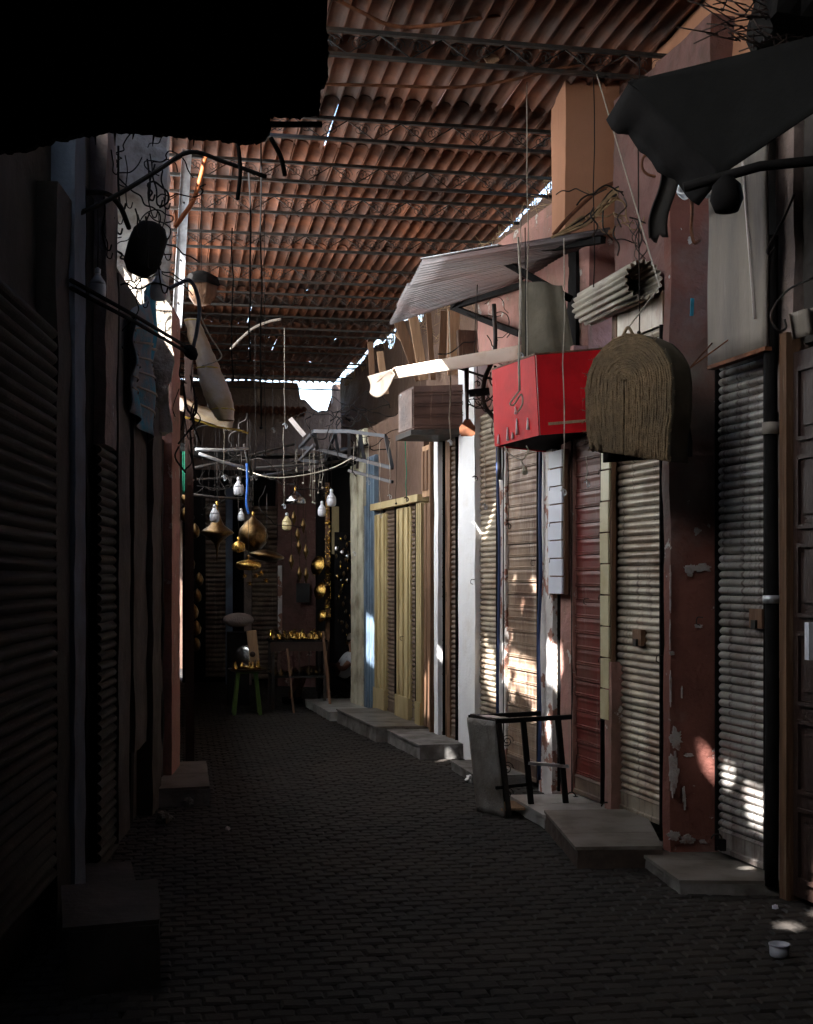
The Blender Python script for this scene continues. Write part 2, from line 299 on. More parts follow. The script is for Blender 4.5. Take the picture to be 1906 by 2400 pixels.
# ------------------------------------------------------------ the setting: ground, paving
g = MB(); g.aabb(-60, -40, -0.06, 60, 90, -0.008); struct('ground', g, 'grout')
pav = bpy.data.objects.new('paving', None); col.objects.link(pav); pav['kind'] = 'structure'; WL[pav.name] = Vector((0, 0, 0))
def paver_mesh(w_, d_, seed):
    rr = random.Random(seed); b = 0.010; j = lambda: rr.uniform(-0.006, 0.006)
    lo = [(-w_ / 2 + j(), -d_ / 2 + j()), (w_ / 2 + j(), -d_ / 2 + j()), (w_ / 2 + j(), d_ / 2 + j()), (-w_ / 2 + j(), d_ / 2 + j())]
    mb = MB(); hi = [(x * (1 - 2 * b / w_), y * (1 - 2 * b / d_)) for x, y in lo]
    vs = [(x, y, -0.02) for x, y in lo] + [(x, y, -0.005) for x, y in lo] + [(x, y, 0.003) for x, y in hi]
    fs = [(k, (k + 1) % 4, 4 + (k + 1) % 4, 4 + k) for k in range(4)] + [(4 + k, 4 + (k + 1) % 4, 8 + (k + 1) % 4, 8 + k) for k in range(4)] + [(8, 9, 10, 11)]
    return mb.add(vs, fs)
PW, PD = 0.115, 0.085
cells = []
row = 0; y = 3.0
while y < 21.5:
    x = -0.9 + (row % 2) * PW / 2
    while x < 3.1:
        if x > L(y) - 0.25 and x < W(y) + 0.1: cells.append((x, y))
        x += PW
    y += PD; row += 1
PM0 = None
pm = [paver_mesh(PW - 0.006, PD - 0.006, i).mesh('paving_stone', 'paver') for i in range(12)]
def inview(x, y):
    c = x * math.sin(TH) + y * math.cos(TH); u = CX + F * (x * math.cos(TH) - y * math.sin(TH)) / c; v = HY + F * H / c; return 100 < u < 1950 and v < 2440
near = sorted([c for c in cells if inview(*c)], key=lambda c: c[1])[:300]; ns = set(near)
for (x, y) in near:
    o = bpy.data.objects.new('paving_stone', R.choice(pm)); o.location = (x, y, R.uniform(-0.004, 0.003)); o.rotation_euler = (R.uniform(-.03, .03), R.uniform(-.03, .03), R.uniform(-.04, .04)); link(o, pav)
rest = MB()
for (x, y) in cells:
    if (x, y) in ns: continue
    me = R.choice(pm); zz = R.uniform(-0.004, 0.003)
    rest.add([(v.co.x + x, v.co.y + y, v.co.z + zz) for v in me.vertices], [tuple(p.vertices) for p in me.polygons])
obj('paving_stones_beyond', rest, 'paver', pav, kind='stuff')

# ------------------------------------------------------------ steps in front of the shops
def stepblock(poly, z, top, side, label, nt=3, cat='step', lip=0.018):
    c = Vector((sum(p[0] for p in poly) / 4, sum(p[1] for p in poly) / 4, 0)); t = thing('shop_step', label, cat, c)
    obj('riser', MB().prism(poly, 0, z - lip, 4, 0.05, 0.012, 7), side, t)
    a, b, d, e = [Vector((p[0], p[1], 0)) for p in poly]      # near-left, near-right, far-right, far-left
    out = 0.012
    for i in range(nt):
        f0 = i / nt; f1 = (i + 1) / nt
        q = [a.lerp(e, f0), b.lerp(d, f0), b.lerp(d, f1), a.lerp(e, f1)]
        cc = sum(q, Vector()) / 4; q = [p + (cc - p).normalized() * 0.004 for p in q]
        q[0].x -= out; q[3].x -= out
        obj('step_tile', MB().prism([(p.x, p.y) for p in q], z - lip + 0.001, z + R.uniform(-.001, .002)), top, t)
    return t
stepblock([(2.47, 6.08), (2.98, 5.97), (3.04, 6.98), (2.52, 7.0)], 0.075, 'steps', 'conc', 'low grey tiled step in front of the nearest grey corrugated shutter, sun fleck on it', 2)
stepblock([(2.13, 6.72), (2.6, 6.66), (2.9, 7.75), (2.27, 7.82)], 0.12, 'steps', 'stepd', 'thick brown edged step block in front of the beige corrugated shutter', 3)
stepblock([(2.27, 7.84), (2.84, 7.8), (2.74, 8.55), (2.24, 8.6)], 0.085, 'stepw', 'stepw', 'pale tiled step in front of the red panel shutter', 2)
stepblock([(2.05, 10.95), (2.45, 10.95), (2.4, 12.1), (1.95, 12.1)], 0.13, 'conc', 'conc', 'rough concrete step below the dark corrugated shutter pair', 2)
stepblock([(1.85, 12.2), (2.36, 12.15), (2.25, 13.9), (1.68, 13.9)], 0.15, 'steps', 'conc', 'long stone step below the pale yellow doorways', 4)
stepblock([(1.62, 14.05), (2.2, 14.05), (2.1, 15.6), (1.5, 15.6)], 0.1, 'stepw', 'stepw', 'black and white checked tile step beside the cream pillar', 5)
stepblock([(2.22, 9.5), (2.6, 9.5), (2.5, 10.35), (2.2, 10.35)], 0.08, 'conc', 'conc', 'small concrete ledge at the foot of the white pillar', 1)
stepblock([(-0.43, 5.0), (-0.08, 5.06), (-0.1, 5.75), (-0.5, 5.7)], 0.265, 'dkpl', 'dkpl', 'large dark stone block at the lower left corner', 1)
stepblock([(-0.5, 5.78), (-0.17, 5.8), (-0.25, 6.7), (-0.46, 6.7)], 0.14, 'dkpl', 'dkpl', 'low dark step behind the large stone block on the left', 1)
stepblock([(-0.2, 9.0), (0.2, 9.05), (0.2, 10.3), (-0.1, 10.3)], 0.13, 'steps', 'conc', 'broken pale stone step on the left beyond the ragged post', 2)
for i in range(8):
    y0 = 14.08 + i * 0.19
    if i % 2: solo_m = None

# ------------------------------------------------------------ right hand row: backing wall and shopfronts
bw = MB()
bw.prism([(W(-3, -0.30), -3), (W(-3, -0.6), -3), (W(21, -0.6), 21), (W(21, -0.30), 21)], 0, 3.2); struct('wall_right', bw, 'black')  # black, so the shade of the gaps is in the wall colour
def fpoly(x0, x1, off, dep):     # far px, near px
    A = onW(x0, off); B = onW(x1, off); m, ln = face_frame(A, B); n = m.to_3x3() @ Vector((0, 1, 0))
    return [(A.x, A.y), (B.x, B.y), (B.x - n.x * dep, B.y - n.y * dep), (A.x - n.x * dep, A.y - n.y * dep)]
def pillar(name, label, x0, x1, off, z0, z1, mat, dep=0.3, jit=0.008, cat='pillar', seg=0.05, js=3.0):
    p = fpoly(x0, x1, off, dep)
    return solo(name, MB().prism(p, z0, z1, max(2, int((z1 - z0) / 0.07)), seg, jit, js), mat, label, cat)
def corr_profile(p, d=0.016, n=6):
    pr = [(-0.004, 0)]
    for i in range(n + 1):
        a = math.pi * i / n; pr.append((d * math.sin(a) ** 0.8, p * (0.04 + 0.92 * i / n)))
    return pr + [(-0.004, p)]
def panel_profile(p):
    return [(-0.004, 0), (0.004, 0.0), (0.010, p * 0.05), (0.010, p * 0.09), (0.003, p * 0.12), (0.009, p * 0.16), (0.009, p * 0.22), (0.0, p * 0.26), (0.0, p * 0.60), (0.004, p * 0.8), (0.0, p * 0.99), (-0.004, p)]
def shutter(label, x0, x1, off, z0, z1, kind, mat, pitch, parts=True, lock=None, name='roller_shutter', base=0.13):
    A = onW(x0, off); B = onW(x1, off); m, ln = face_frame(A, B)
    t = thing(name, label, 'shutter', (A + B) / 2 + Vector((0, 0, z0)))
    pr = corr_profile(pitch) if kind == 'corr' else panel_profile(pitch)
    me = profile(pr, ln).mesh('slat', mat); n = int((z1 - z0 - base) / pitch)
    if base: obj('bottom_rail', profile([(0, 0), (0.02, 0), (0.022, base * .2), (0.012, base * .25), (0.012, base * .85), (0.02, base * .9), (0.0, base)], ln), 'slatb' if mat in ('redsl', 'brnsl') else mat, t, mw=m @ Matrix.Translation((0, 0, z0)))
    allm = MB()
    for i in range(n):
        z = z0 + base + i * pitch
        if parts: obj('slat', me, None, t, mw=m @ Matrix.Translation((R.uniform(-.004, .004), R.uniform(-.004, .003), z + R.uniform(-.0015, .0015))) @ Matrix.Rotation(R.uniform(-.0045, .0045), 4, 'Y') @ Matrix.Rotation(R.uniform(-.006, .006), 4, 'Z'))
        else:
            M4 = m @ Matrix.Translation((0, 0, z)); allm.add([M4 @ v.co for v in me.vertices], [tuple(p.vertices) for p in me.polygons])
    if not parts: obj('slats', allm, mat, t, kind='stuff')
    gd = profile([(-0.03, 0), (0.03, 0), (0.03, z1 - z0), (-0.03, z1 - z0)], 0.012)
    for xx in (-0.016, ln + 0.004): obj('guide_rail', gd.mesh('guide_rail', 'black'), None, t, mw=m @ Matrix.Translation((xx, 0, z0)))
    if lock:
        zz, fx = lock
        lb_ = obj('lock_box', MB().box((ln * fx, 0.025, zz), (0.06, 0, 0), (0, 0.02, 0), (0, 0, 0.05)), 'wood', t, mw=m)
        obj('padlock', MB().box((ln * fx, 0.05, zz - 0.03), (0.02, 0, 0), (0, 0.01, 0), (0, 0, 0.022)), 'iron', lb_, mw=m)
    return t
# nearest first
def panel_door():
    A = onW(1668, 0.03); B = onW(1668, 0.03) + Vector((0.1, -1.0, 0)); m, ln = face_frame(A, B)
    t = thing('carved_door', 'dark brown panelled wooden door at the right edge of the picture', 'door', (A + B) / 2)
    obj('leaf', MB().aabb(0, -0.05, 0.03, ln, 0, 2.7), 'wdoor', t, mw=m)
    for i in range(6):
        for j in range(3):
            x0 = 0.06 + j * 0.32; z0 = 0.12 + i * 0.43
            f = MB()
            for a, b in (((x0, z0), (x0 + .24, z0)), ((x0 + .24, z0), (x0 + .24, z0 + .34)), ((x0 + .24, z0 + .34), (x0, z0 + .34)), ((x0, z0 + .34), (x0, z0))):
                f.bar((a[0], 0.006, a[1]), (b[0], 0.006, b[1]), 0.02, 0.02, up=(0, 1, 0))
            f.aabb(x0 + .05, 0.001, z0 + .06, x0 + .19, 0.014, z0 + .28); obj('door_panel', f, 'wdoor', t, mw=m)
    fr = MB(); fr.aabb(ln - 0.01, -0.04, 0, ln + 0.05, 0.04, 2.8); obj('door_frame', fr, 'wood', t, mw=m)
panel_door()
pillar('plaster_pillar', 'grey and pink peeling plaster pillar between the panelled door and nearest shutter', 1632, 1672, 0.02, 0, 4.2, 'greypl', 0.3, 0.014)
o = thing('drain_pipe', 'thick black drainpipe beside the grey peeling pillar', 'pipe', onW(1625, 0.06))
p = onW(1624, 0.08); obj('pipe', MB().tube(smooth_pts([(p.x, p.y, 0.05), (p.x + .005, p.y, 1.2), (p.x - .004, p.y, 2.3), (p.x, p.y, 3.3)], 4), 0.034, 10), 'black', o)
q = onWz(1622, 1262, 0.11); obj('bracket', MB().lathe([(0.038, -0.02), (0.042, -0.02), (0.042, 0.02), (0.038, 0.02)], 12, (p.x, p.y, q.z)), 'galv', o)
q = onWz(1622, 900, 0.11); obj('coupling', MB().lathe([(0.035, -0.03), (0.045, -0.03), (0.045, 0.03), (0.035, 0.03)], 12, (p.x, p.y, q.z)), 'stain', o)
shutter('grey corrugated roller shutter on the far right with sun flecks near its foot', 1518, 1617, 0.0, 0.09, 3.0, 'corr', 'slatg', 0.044, lock=(1.38, 0.1))
# header board over it
A = onW(1490, 0.16); B = onW(1612, 0.13); zt = 4.25
zb = [zof(A, 770), zof(B, 728)]
def hb(u, v):
    p = A.lerp(B, u); z0 = zb[0] + (zb[1] - zb[0]) * u; return Vector((p.x + 0.012 * noise.noise(Vector((u * 3, v * 3, 0))), p.y, z0 + (zt - z0) * v))
hd = thing('header_board', 'large stained plywood header board over the nearest grey shutter', 'board', (A + B) / 2 + Vector((0, 0, 3)))
obj('board', MB().grid(hb, 14, 14, 0.02), 'stain', hd)
obj('seam_strip', MB().tube([hb(0.62, 0.99) + Vector((-0.012, 0, 0)), hb(0.68, 0.6) + Vector((-0.012, 0, 0)), hb(0.86, 0.1) + Vector((-0.012, 0, 0))], 0.007, 5), 'chip', hd)
obj('bottom_batten', MB().bar(hb(0, 0) - Vector((-.02, 0, .012)), hb(1, 0) - Vector((-.02, 0, .012)), 0.05, 0.02), 'rust', hd)
rp = [(onW(1397, 0.26).x, onW(1397, 0.26).y), (onW(1411, 0.26).x, onW(1411, 0.26).y)]
B1 = Vector((onW(1411, .26).x, onW(1411, .26).y, 0)); d = ray(1512, 1000); C1 = d * ((B1.y - 0.03) / d.y)
obj_rp = solo('plaster_pillar', MB().prism([rp[0], rp[1], (C1.x, C1.y), (C1.x + 0.1, C1.y + 0.5), (rp[0][0] + .3, rp[0][1] + .2)], 0, 4.3, 60, 0.045, 0.014, 2.2), 'redpl', 'wide dark red plaster pillar with white chips between the two corrugated shutters', 'pillar')
# loose plaster flaking at its foot, and white chips standing proud
def chips(n, box, parentlabel, Y):
    for i in range(n):
        pass
t = shutter('beige corrugated roller shutter with padlock behind the straw basket', 1300, 1397, 0.02, 0.11, 3.1, 'corr', 'slat', 0.046, lock=(1.22, 0.42))
pillar('wooden_post', 'narrow brown angle post left of the beige corrugated shutter', 1288, 1297, 0.04, 0.12, 3.3, 'wood', 0.12, 0.004, 'post')
pillar('plaster_post', 'short pink peeling post under the cream slat board', 1273, 1287, 0.10, 0.1, 1.05, 'pinkpl', 0.15, 0.006, 'post')
def slatboard(name, label, x0, x1, off, dyt, dyb, n, mat):
    A = onW(x0, off); B = onW(x1, off); m, ln = face_frame(A, B); z0 = zof(B, dyb); z1 = zof(B, dyt)
    t = thing(name, label, 'slat board', (A + B) / 2 + Vector((0, 0, z0)))
    ln2 = max(ln, 0.05); ph = (z1 - z0) / n
    obj('backing', MB().aabb(-0.02, -0.03, z0, ln2, 0, z1), 'wood', t, mw=m)
    for i in range(n):
        so_ = obj('slat', MB().aabb(0, 0.001, z0 + i * ph + 0.006, ln2, 0.014, z0 + (i + 1) * ph - 0.004), mat, t, mw=m @ Matrix.Rotation(R.uniform(-.006, .006), 4, 'Y'))
        if i % 2 == 0:
            hk = MB().tube([(ln2 * .5, 0.01, z0 + i * ph), (ln2 * .5, 0.05, z0 + i * ph), (ln2 * .5, 0.055, z0 + i * ph - 0.03)], 0.003, 4); obj('hook', hk, 'iron', so_, mw=m)
slatboard('slat_board', 'tall narrow cream slat display board with dark grooves right of the red panel shutter', 1268, 1285, 0.09, 922, 1518, 9, 'signy')
shutter('dark red panel roller shutter between the brown pillar and cream slat board', 1213, 1272, 0.03, 0.1, 3.0, 'panel', 'redsl', 0.108)
pillar('plaster_pillar', 'tall brown plaster pillar left of the red panel shutter', 1180, 1207, 0.055, 0, 3.2, 'pinkpl', 0.3, 0.007)
slatboard('slat_board', 'white slat display board with black grooves in front of the brown pillar', 1158, 1186, 0.11, 945, 1252, 8, 'signw')
shutter('thin strip of beige corrugated shutter behind the white slat board', 1167, 1181, 0.0, 0.05, 3.0, 'corr', 'slat', 0.046, parts=False)
pillar('plaster_pillar', 'white and pink peeling pillar behind the metal cart', 1135, 1163, 0.05, 0, 3.3, 'peelw', 0.3, 0.010)
def vpipe(label, x, off, z0, z1, r, mat, bend=0.01):
    p = onW(x, off); return solo('pipe', MB().tube(smooth_pts([(p.x + R.uniform(-bend, bend), p.y, z0 + (z1 - z0) * i / 6) for i in range(7)], 3), r, 8), mat, label, 'pipe')
vpipe('thin dark blue conduit on the left edge of the white and pink pillar', 1136, 0.08, 0.1, 3.1, 0.014, 'dblue')
shutter('rusty brown panel roller shutter with the large sun patch', 1068, 1137, 0.02, 0.05, 3.05, 'panel', 'brnsl', 0.098)
pillar('peeled_post', 'brown post with flaking paint left of the rusty brown shutter', 1051, 1064, 0.045, 0, 3.3, 'peelw', 0.2, 0.006, 'post')
vpipe('dark blue cable on the left edge of the flaking brown post', 1050, 0.07, 0.1, 2.9, 0.012, 'dblue', 0.018)
shutter('grey brown corrugated shutter right of the white pillar', 1006, 1051, 0.0, 0.05, 3.0, 'corr', 'slat', 0.045)
pillar('white_pillar', 'tall plain white plaster pillar in the middle of the right row', 965, 1000, 0.06, 0, 3.5, 'white', 0.3, 0.007)
shutter('right leaf of the dark corrugated shutter pair beside the white pillar', 947, 965, 0.02, 0.13, 3.0, 'corr', 'slatb', 0.045)
shutter('left leaf of the dark corrugated shutter pair beside the thin white post', 924, 938, 0.02, 0.13, 3.0, 'corr', 'slatb', 0.045)
pillar('wooden_post', 'dark weathered centre post of the corrugated shutter pair', 938, 947, 0.05, 0.1, 3.0, 'wood', 0.1, 0.004, 'post')
pillar('white_post', 'thin white painted post left of the dark shutter pair', 914, 922, 0.08, 0.1, 3.05, 'white', 0.15, 0.006, 'post')
# brown wooden door with transom
A = onW(893, 0.05); B = onW(914, 0.05); m, ln = face_frame(A, B)
t = thing('wooden_door', 'narrow dark brown wooden door with carved transom beside the thin white post', 'door', (A + B) / 2)
for k in range(4): obj('plank', MB().aabb(ln * k / 4 + .003, -0.03, 0.15, ln * (k + 1) / 4 - .003, 0.0 + .004 * (k % 2), 2.3), 'wood', t, mw=m)
obj('transom', MB().aabb(0, -0.02, 2.36, ln, 0.02, 2.85), 'woodl', t, mw=m)
for k in range(3): obj('transom_panel', MB().aabb(ln * k / 3 + .02, 0.021, 2.42, ln * (k + 1) / 3 - .02, 0.035, 2.8), 'wood', t, mw=m)
obj('door_frame', MB().aabb(-0.04, -0.04, 0.12, -0.002, 0.05, 2.9), 'wood', t, mw=m)
def ypost(x0, x1, off, ztop, label, mat='yel', z0=0.12):
    A = onW(x0, off); B = onW(x1, off); m, ln = face_frame(A, B)
    t = thing('yellow_post' if mat == 'yel' else 'painted_post', label, 'post', (A + B) / 2)
    obj('shaft', MB().prism([(0, 0), (ln, 0), (ln, -0.25), (0, -0.25)][::-1], z0, ztop, 30, 0.06, 0.003), mat, t, mw=m)
    for k, f in enumerate((0.12, 0.5, 0.86)): obj('moulding', MB().aabb(ln * f - 0.02, 0.001, z0 + .02, ln * f + 0.02, 0.02, ztop - .01), mat, t, mw=m)
    obj('plinth', MB().prism([(-0.01, 0.03), (ln + .01, 0.03), (ln + .01, -.2), (-.01, -.2)][::-1], z0 - 0.02, z0 + 0.25, 3, 0.06, 0.01), mat, t, mw=m)
ypost(880, 890, 0.06, 2.32, 'slim pale yellow post left of the brown wooden door')
shutter('dark corrugated strip between the slim and broad yellow posts', 864, 880, 0.02, 0.15, 2.4, 'corr', 'slatb', 0.045, parts=False)
ypost(836, 864, 0.05, 2.3, 'broad pale yellow moulded post between two dark shutters')
shutter('dark corrugated shutter in the pale yellow doorway', 813, 836, 0.02, 0.15, 2.4, 'corr', 'slatb', 0.045, parts=False)
ypost(790, 813, 0.05, 2.28, 'pale yellow moulded post right of the slate blue door')
A = onW(790, 0.05); B = onW(891, 0.05); m, ln = face_frame(A, B)
solo('lintel_beam', MB().box((0, 0, 0), (0, 0, 0), (0, 0, 0), (0, 0, 0)) if False else MB().bar((A.x, A.y, 2.36), (B.x, B.y, 2.36), 0.12, 0.07), 'yel', 'pale yellow lintel over the yellow doorways', 'lintel')
A = onW(773, 0.06); B = onW(790, 0.06); m, ln = face_frame(A, B)
t = thing('blue_door', 'tall slate blue metal door with a bright sun patch', 'door', (A + B) / 2)
obj('leaf', MB().aabb(0, -0.04, 0.1, ln, 0, 2.95), 'blue', t, mw=m)
for f in (0.02, 0.34, 0.66, 0.98): obj('rib', MB().aabb(ln * f - .008, 0.0005, 0.12, ln * f + .008, 0.012, 2.93), 'blue', t, mw=m)
pillar('cream_pillar', 'tall worn cream pillar at the left end of the right row', 750, 765, 0.075, 0.08, 3.3, 'cream', 0.3, 0.02, js=1.2)
pillar('blue_post', 'narrow grey blue post between cream pillar and blue door', 766, 771, 0.065, 0.08, 2.4, 'blue', 0.2, 0.004, 'post')
pillar('lean_pillar', 'second pale pillar leaning behind the cream pillar', 738, 750, 0.10, 0.08, 2.9, 'cream', 0.3, 0.02, js=1.0)
# shop upper walls
up = thing('upper_wall', 'rose plaster wall above the yellow doorways', 'wall', onW(840, 0.02) + Vector((0, 0, 2.4)))
obj('wall_face', MB().prism(fpoly(758, 893, 0.02, 0.2), 2.4, 3.3, 10, 0.1, 0.02), 'brwall', up)
def uwall(label, x0, x1, off, z0, z1, mat, dep=0.25, jit=0.02, topfn=None):
    return solo('upper_wall', MB().prism(fpoly(x0, x1, off, dep), z0, z1, 24, 0.07, jit, 2.5, topfn), mat, label, 'wall')
uwall('rose plaster upper wall above the dark red pillar', 1380, 1500, -0.02, 3.0, 4.75, 'rosepl', 0.35, 0.03)
uwall('pink plaster upper wall behind the corrugated awning', 1090, 1240, -0.06, 2.9, 4.3, 'pinkpl')
uwall('rose upper wall between orange pier and red pillar', 1290, 1390, -0.10, 3.0, 4.8, 'rosepl', 0.3, 0.03)
uwall('brown plaster upper wall over the panel shutters', 1005, 1095, -0.05, 2.9, 4.2, 'pinkpl')
uwall('worn brown upper wall left of the white pillar', 900, 965, -0.05, 2.95, 3.85, 'brwall')
uwall('dark grey wall above the far right door', 1600, 1760, -0.03, 2.75, 4.5, 'dkpl')
# orange pier
d0 = ray(1190, 1000); d1 = ray(1303, 1000); Yp = 8.5
pa = d0 * (Yp / d0.y); pb = d1 * (Yp / d1.y)
solo('orange_pier', MB().prism([(pa.x, Yp), (pb.x, Yp - 0.02), (pb.x + .05, Yp + .5), (pa.x + .05, Yp + .5)], zof(pa, 490), 5.12, 30, 0.05, 0.008, 2), 'orpl', 'broad orange plaster pier rising to the tiled roof at upper right', 'pier')
solo('rose_pier', MB().prism([(pb.x + .005, Yp - .1), (pb.x + .2, Yp - .12), (pb.x + .25, Yp + .4), (pb.x + .05, Yp + .4)], 3.6, 5.2, 30, 0.05, 0.02, 2), 'redpl', 'dark cracked red pier standing right of the orange pier', 'pier')
solo('orange_upper_wall', MB().prism([(3.06, 5.6), (3.36, 5.6), (3.36, 8.0), (3.06, 8.0)], 3.9, 5.02, 12, 0.1, 0.02), 'orpl', 'orange plaster wall under the roof edge behind the black tarpaulin', 'wall')
pk = [(3.02, 8.55), (3.3, 8.55), (2.95, 11.4), (2.72, 11.4)]
solo('pink_upper_wall', MB().prism(pk, 3.2, 4.55, 16, 0.1, 0.02), 'pinkpl', 'pale pink plaster wall above the corrugated awning', 'wall')
# parapet with reeds under the eave
XE = lambda Y: 3.12 if Y < 12 else 3.12 - 0.048 * (Y - 12)
def par_top(q): return (4.3 if 15.3 < q.y < 15.9 else 4.45 if 17 < q.y < 17.3 else (4.83 if q.y < 12.6 else 4.9) + 0.06 * noise.noise(q * 1.7) + 0.04 * noise.noise(q * 6))
poly = [(XE(8.6), 8.6), (XE(8.6) + .2, 8.6), (XE(21.5) + .2, 21.5), (XE(21.5), 21.5)]
solo('parapet_wall', MB().prism(poly, 3.1, 4.8, 14, 0.12, 0.03, 2, par_top), 'brwall', 'rough brown parapet wall under the eave gap along the right', 'wall')
rd = MB()
for i in range(900):
    Y = R.uniform(7.6, 21); X = XE(Y) + R.uniform(-0.05, 0.08); a = Vector((X, Y, 4.72)); b = a + Vector((R.uniform(-.05, .05), R.uniform(-.07, .07), R.uniform(.12, .33))); rd.tube([a, (a + b) / 2 + Vector((R.uniform(-.01, .01), R.uniform(-.01, .01), 0)), b], 0.0035, 3)
for i in range(500):
    Y = R.uniform(8.7, 15); X = XE(Y) + R.uniform(-0.2, 0.03); a = Vector((X, Y, R.uniform(4.3, 4.85))); b = a + Vector((R.uniform(-.16, .16), R.uniform(-.2, .2), R.uniform(-.1, .1))); rd.tube([a, (a + b) / 2 + Vector((0, 0, R.uniform(-.03, .03))), b], 0.003, 3)
obj('eave_reeds', rd, 'reed', kind='stuff', label='dry reeds and straw sticking out of the eave gap', category='reeds')

# ------------------------------------------------------------ tiled roof with separate barrel tiles
roof = bpy.data.objects.new('tiled_roof', None); col.objects.link(roof); roof['kind'] = 'structure'; WL[roof.name] = Vector((0, 0, 0))
TP = 0.118
def tile_mesh(w_, seed, ln=1.12):
    rr = random.Random(seed); mb = MB(); n = 7; r = w_ / 2; vs = []
    for s_ in (0, 1):
        for th in (0, 0.009):
            for i in range(n + 1):
                a = math.pi * i / n; vs.append(((r + th) * -math.cos(a), s_ * ln, (r * 0.66 + th) * math.sin(a)))
    k = n + 1; fs = []
    for i in range(n): fs += [(i, i + 1, 2 * k + i + 1, 2 * k + i), (k + i + 1, k + i, 3 * k + i, 3 * k + i + 1), (i + 1, i, k + i, k + i + 1), (2 * k + i, 2 * k + i + 1, 3 * k + i + 1, 3 * k + i)]
    fs += [(0, 2 * k, 3 * k, k), (n, k + n, 3 * k + n, 2 * k + n)]
    mb.add(vs, fs, True); return mb
tmn = [tile_mesh(0.122, 1).mesh('roof_tile', 'tile'), tile_mesh(0.120, 2).mesh('roof_tile', 'tile')]
tms = tile_mesh(0.104, 3).mesh('roof_tile', 'tile')
tl = []
rowY = 7.0; ri = 0
while rowY < 21.6:
    x = -0.36
    xr = 3.1 if rowY < 12 else 3.1 - 0.048 * (rowY - 12)
    while x < xr:
        if not (rowY < 8.9 and x < 0.74): tl.append((x, rowY, ri))
        x += TP
    rowY += 1.03; ri += 1
def tile_xf(x, y):
    slit = R.random() < 0.9 if (16 < y < 18.4 and 0.6 < x < 1.2) else R.random() < (0.5 if (0.7 < x < 1.6 and y < 9.5) else (0.2 if y > 8.5 else 0.3))
    me = tms if slit else R.choice(tmn)
    mt = Matrix.Translation((x + R.uniform(-.004, .004), y + R.uniform(-.02, .02), 4.985)) @ Matrix.Rotation(R.uniform(-.006, .006), 4, 'Z') @ Matrix.Rotation(0.0115 + R.uniform(-.001, .001), 4, 'X') @ Matrix.Rotation(R.uniform(-.05, .05), 4, 'Y')
    return me, mt
restt = MB()
for i, (x, y, r_) in enumerate(tl):
    me, mt = tile_xf(x, y)
    if i < 300 and y < 18: obj('roof_tile', me, None, roof, mw=mt)
    else: restt.add([mt @ v.co for v in me.vertices], [tuple(p.vertices) for p in me.polygons], True)
obj('roof_tiles_beyond', restt, 'tile', roof, kind='stuff')

# lattice trusses under it
def truss_meshes():
    ln = 3.55; n = 9; bay = ln / n; dh = 0.15
    ch = MB().bar((0, 0, 0), (ln, 0, 0), 0.035, 0.022); lc = MB().bar((0, 0, -dh), (ln, 0, -dh), 0.035, 0.022)
    out = [('upper_chord', ch.mesh('upper_chord', 'iron'), 0), ('lower_chord', lc.mesh('lower_chord', 'iron'), 0)]
    s = MB(); s.tube([(0, 0, -.01), (bay / 2, 0, -dh + .01), (bay, 0, -.01)], 0.005, 4)
    sc_ = MB()
    for sx in (-1, 1):
        for cx in (0.28, 0.72):
            c = Vector((bay * cx + sx * 0.02, 0, -dh * 0.5)); pts = []
            for k in range(22):
                a = k / 21 * 3.1 * math.pi; r = 0.052 * (1 - k / 26); pts.append(c + Vector((sx * r * math.cos(a), 0, r * math.sin(a))))
            sc_.tube(pts, 0.003, 3)
    return out, s.mesh('diagonal', 'iron'), sc_.mesh('scroll', 'iron'), bay, n
tch, tdi, tsc, bay, nb = truss_meshes()
for i, Y in enumerate([7.61, 9.13, 10.16, 11.12, 12.4, 13.7, 15.0, 16.3, 17.6, 18.9, 20.2, 21.6]):
    nm = ['first', 'second', 'third', 'fourth', 'fifth', 'sixth', 'seventh', 'eighth', 'ninth', 'tenth', 'eleventh', 'farthest'][i]
    Y2 = Y + 0.13
    t = thing('lattice_truss', f'dark iron scrollwork roof truss, {nm} one counted from the viewer' if nm != 'farthest' else 'dark iron scrollwork roof truss, farthest one by the bright gap', 'roof truss', (-0.35, Y2, 4.92), 'scrollwork trusses across the alley')
    rot = Matrix.Translation((-0.38, Y2, 4.93)) @ Matrix.Rotation(R.uniform(-.006, .006), 4, 'Y') @ Matrix.Rotation(R.uniform(-.01, .01), 4, 'Z')
    if Y > 14: rot = rot @ Matrix.Scale(0.93, 4, (1, 0, 0))
    for n_, me, _ in tch: obj(n_, me, None, t, mw=rot)
    for k in range(nb):
        obj('diagonal', tdi, None, t, mw=rot @ Matrix.Translation((k * bay, 0, 0)))
        obj('scroll', tsc, None, t, mw=rot @ Matrix.Translation((k * bay, 0, 0)) @ Matrix.Scale(R.uniform(.85, 1.05), 4))

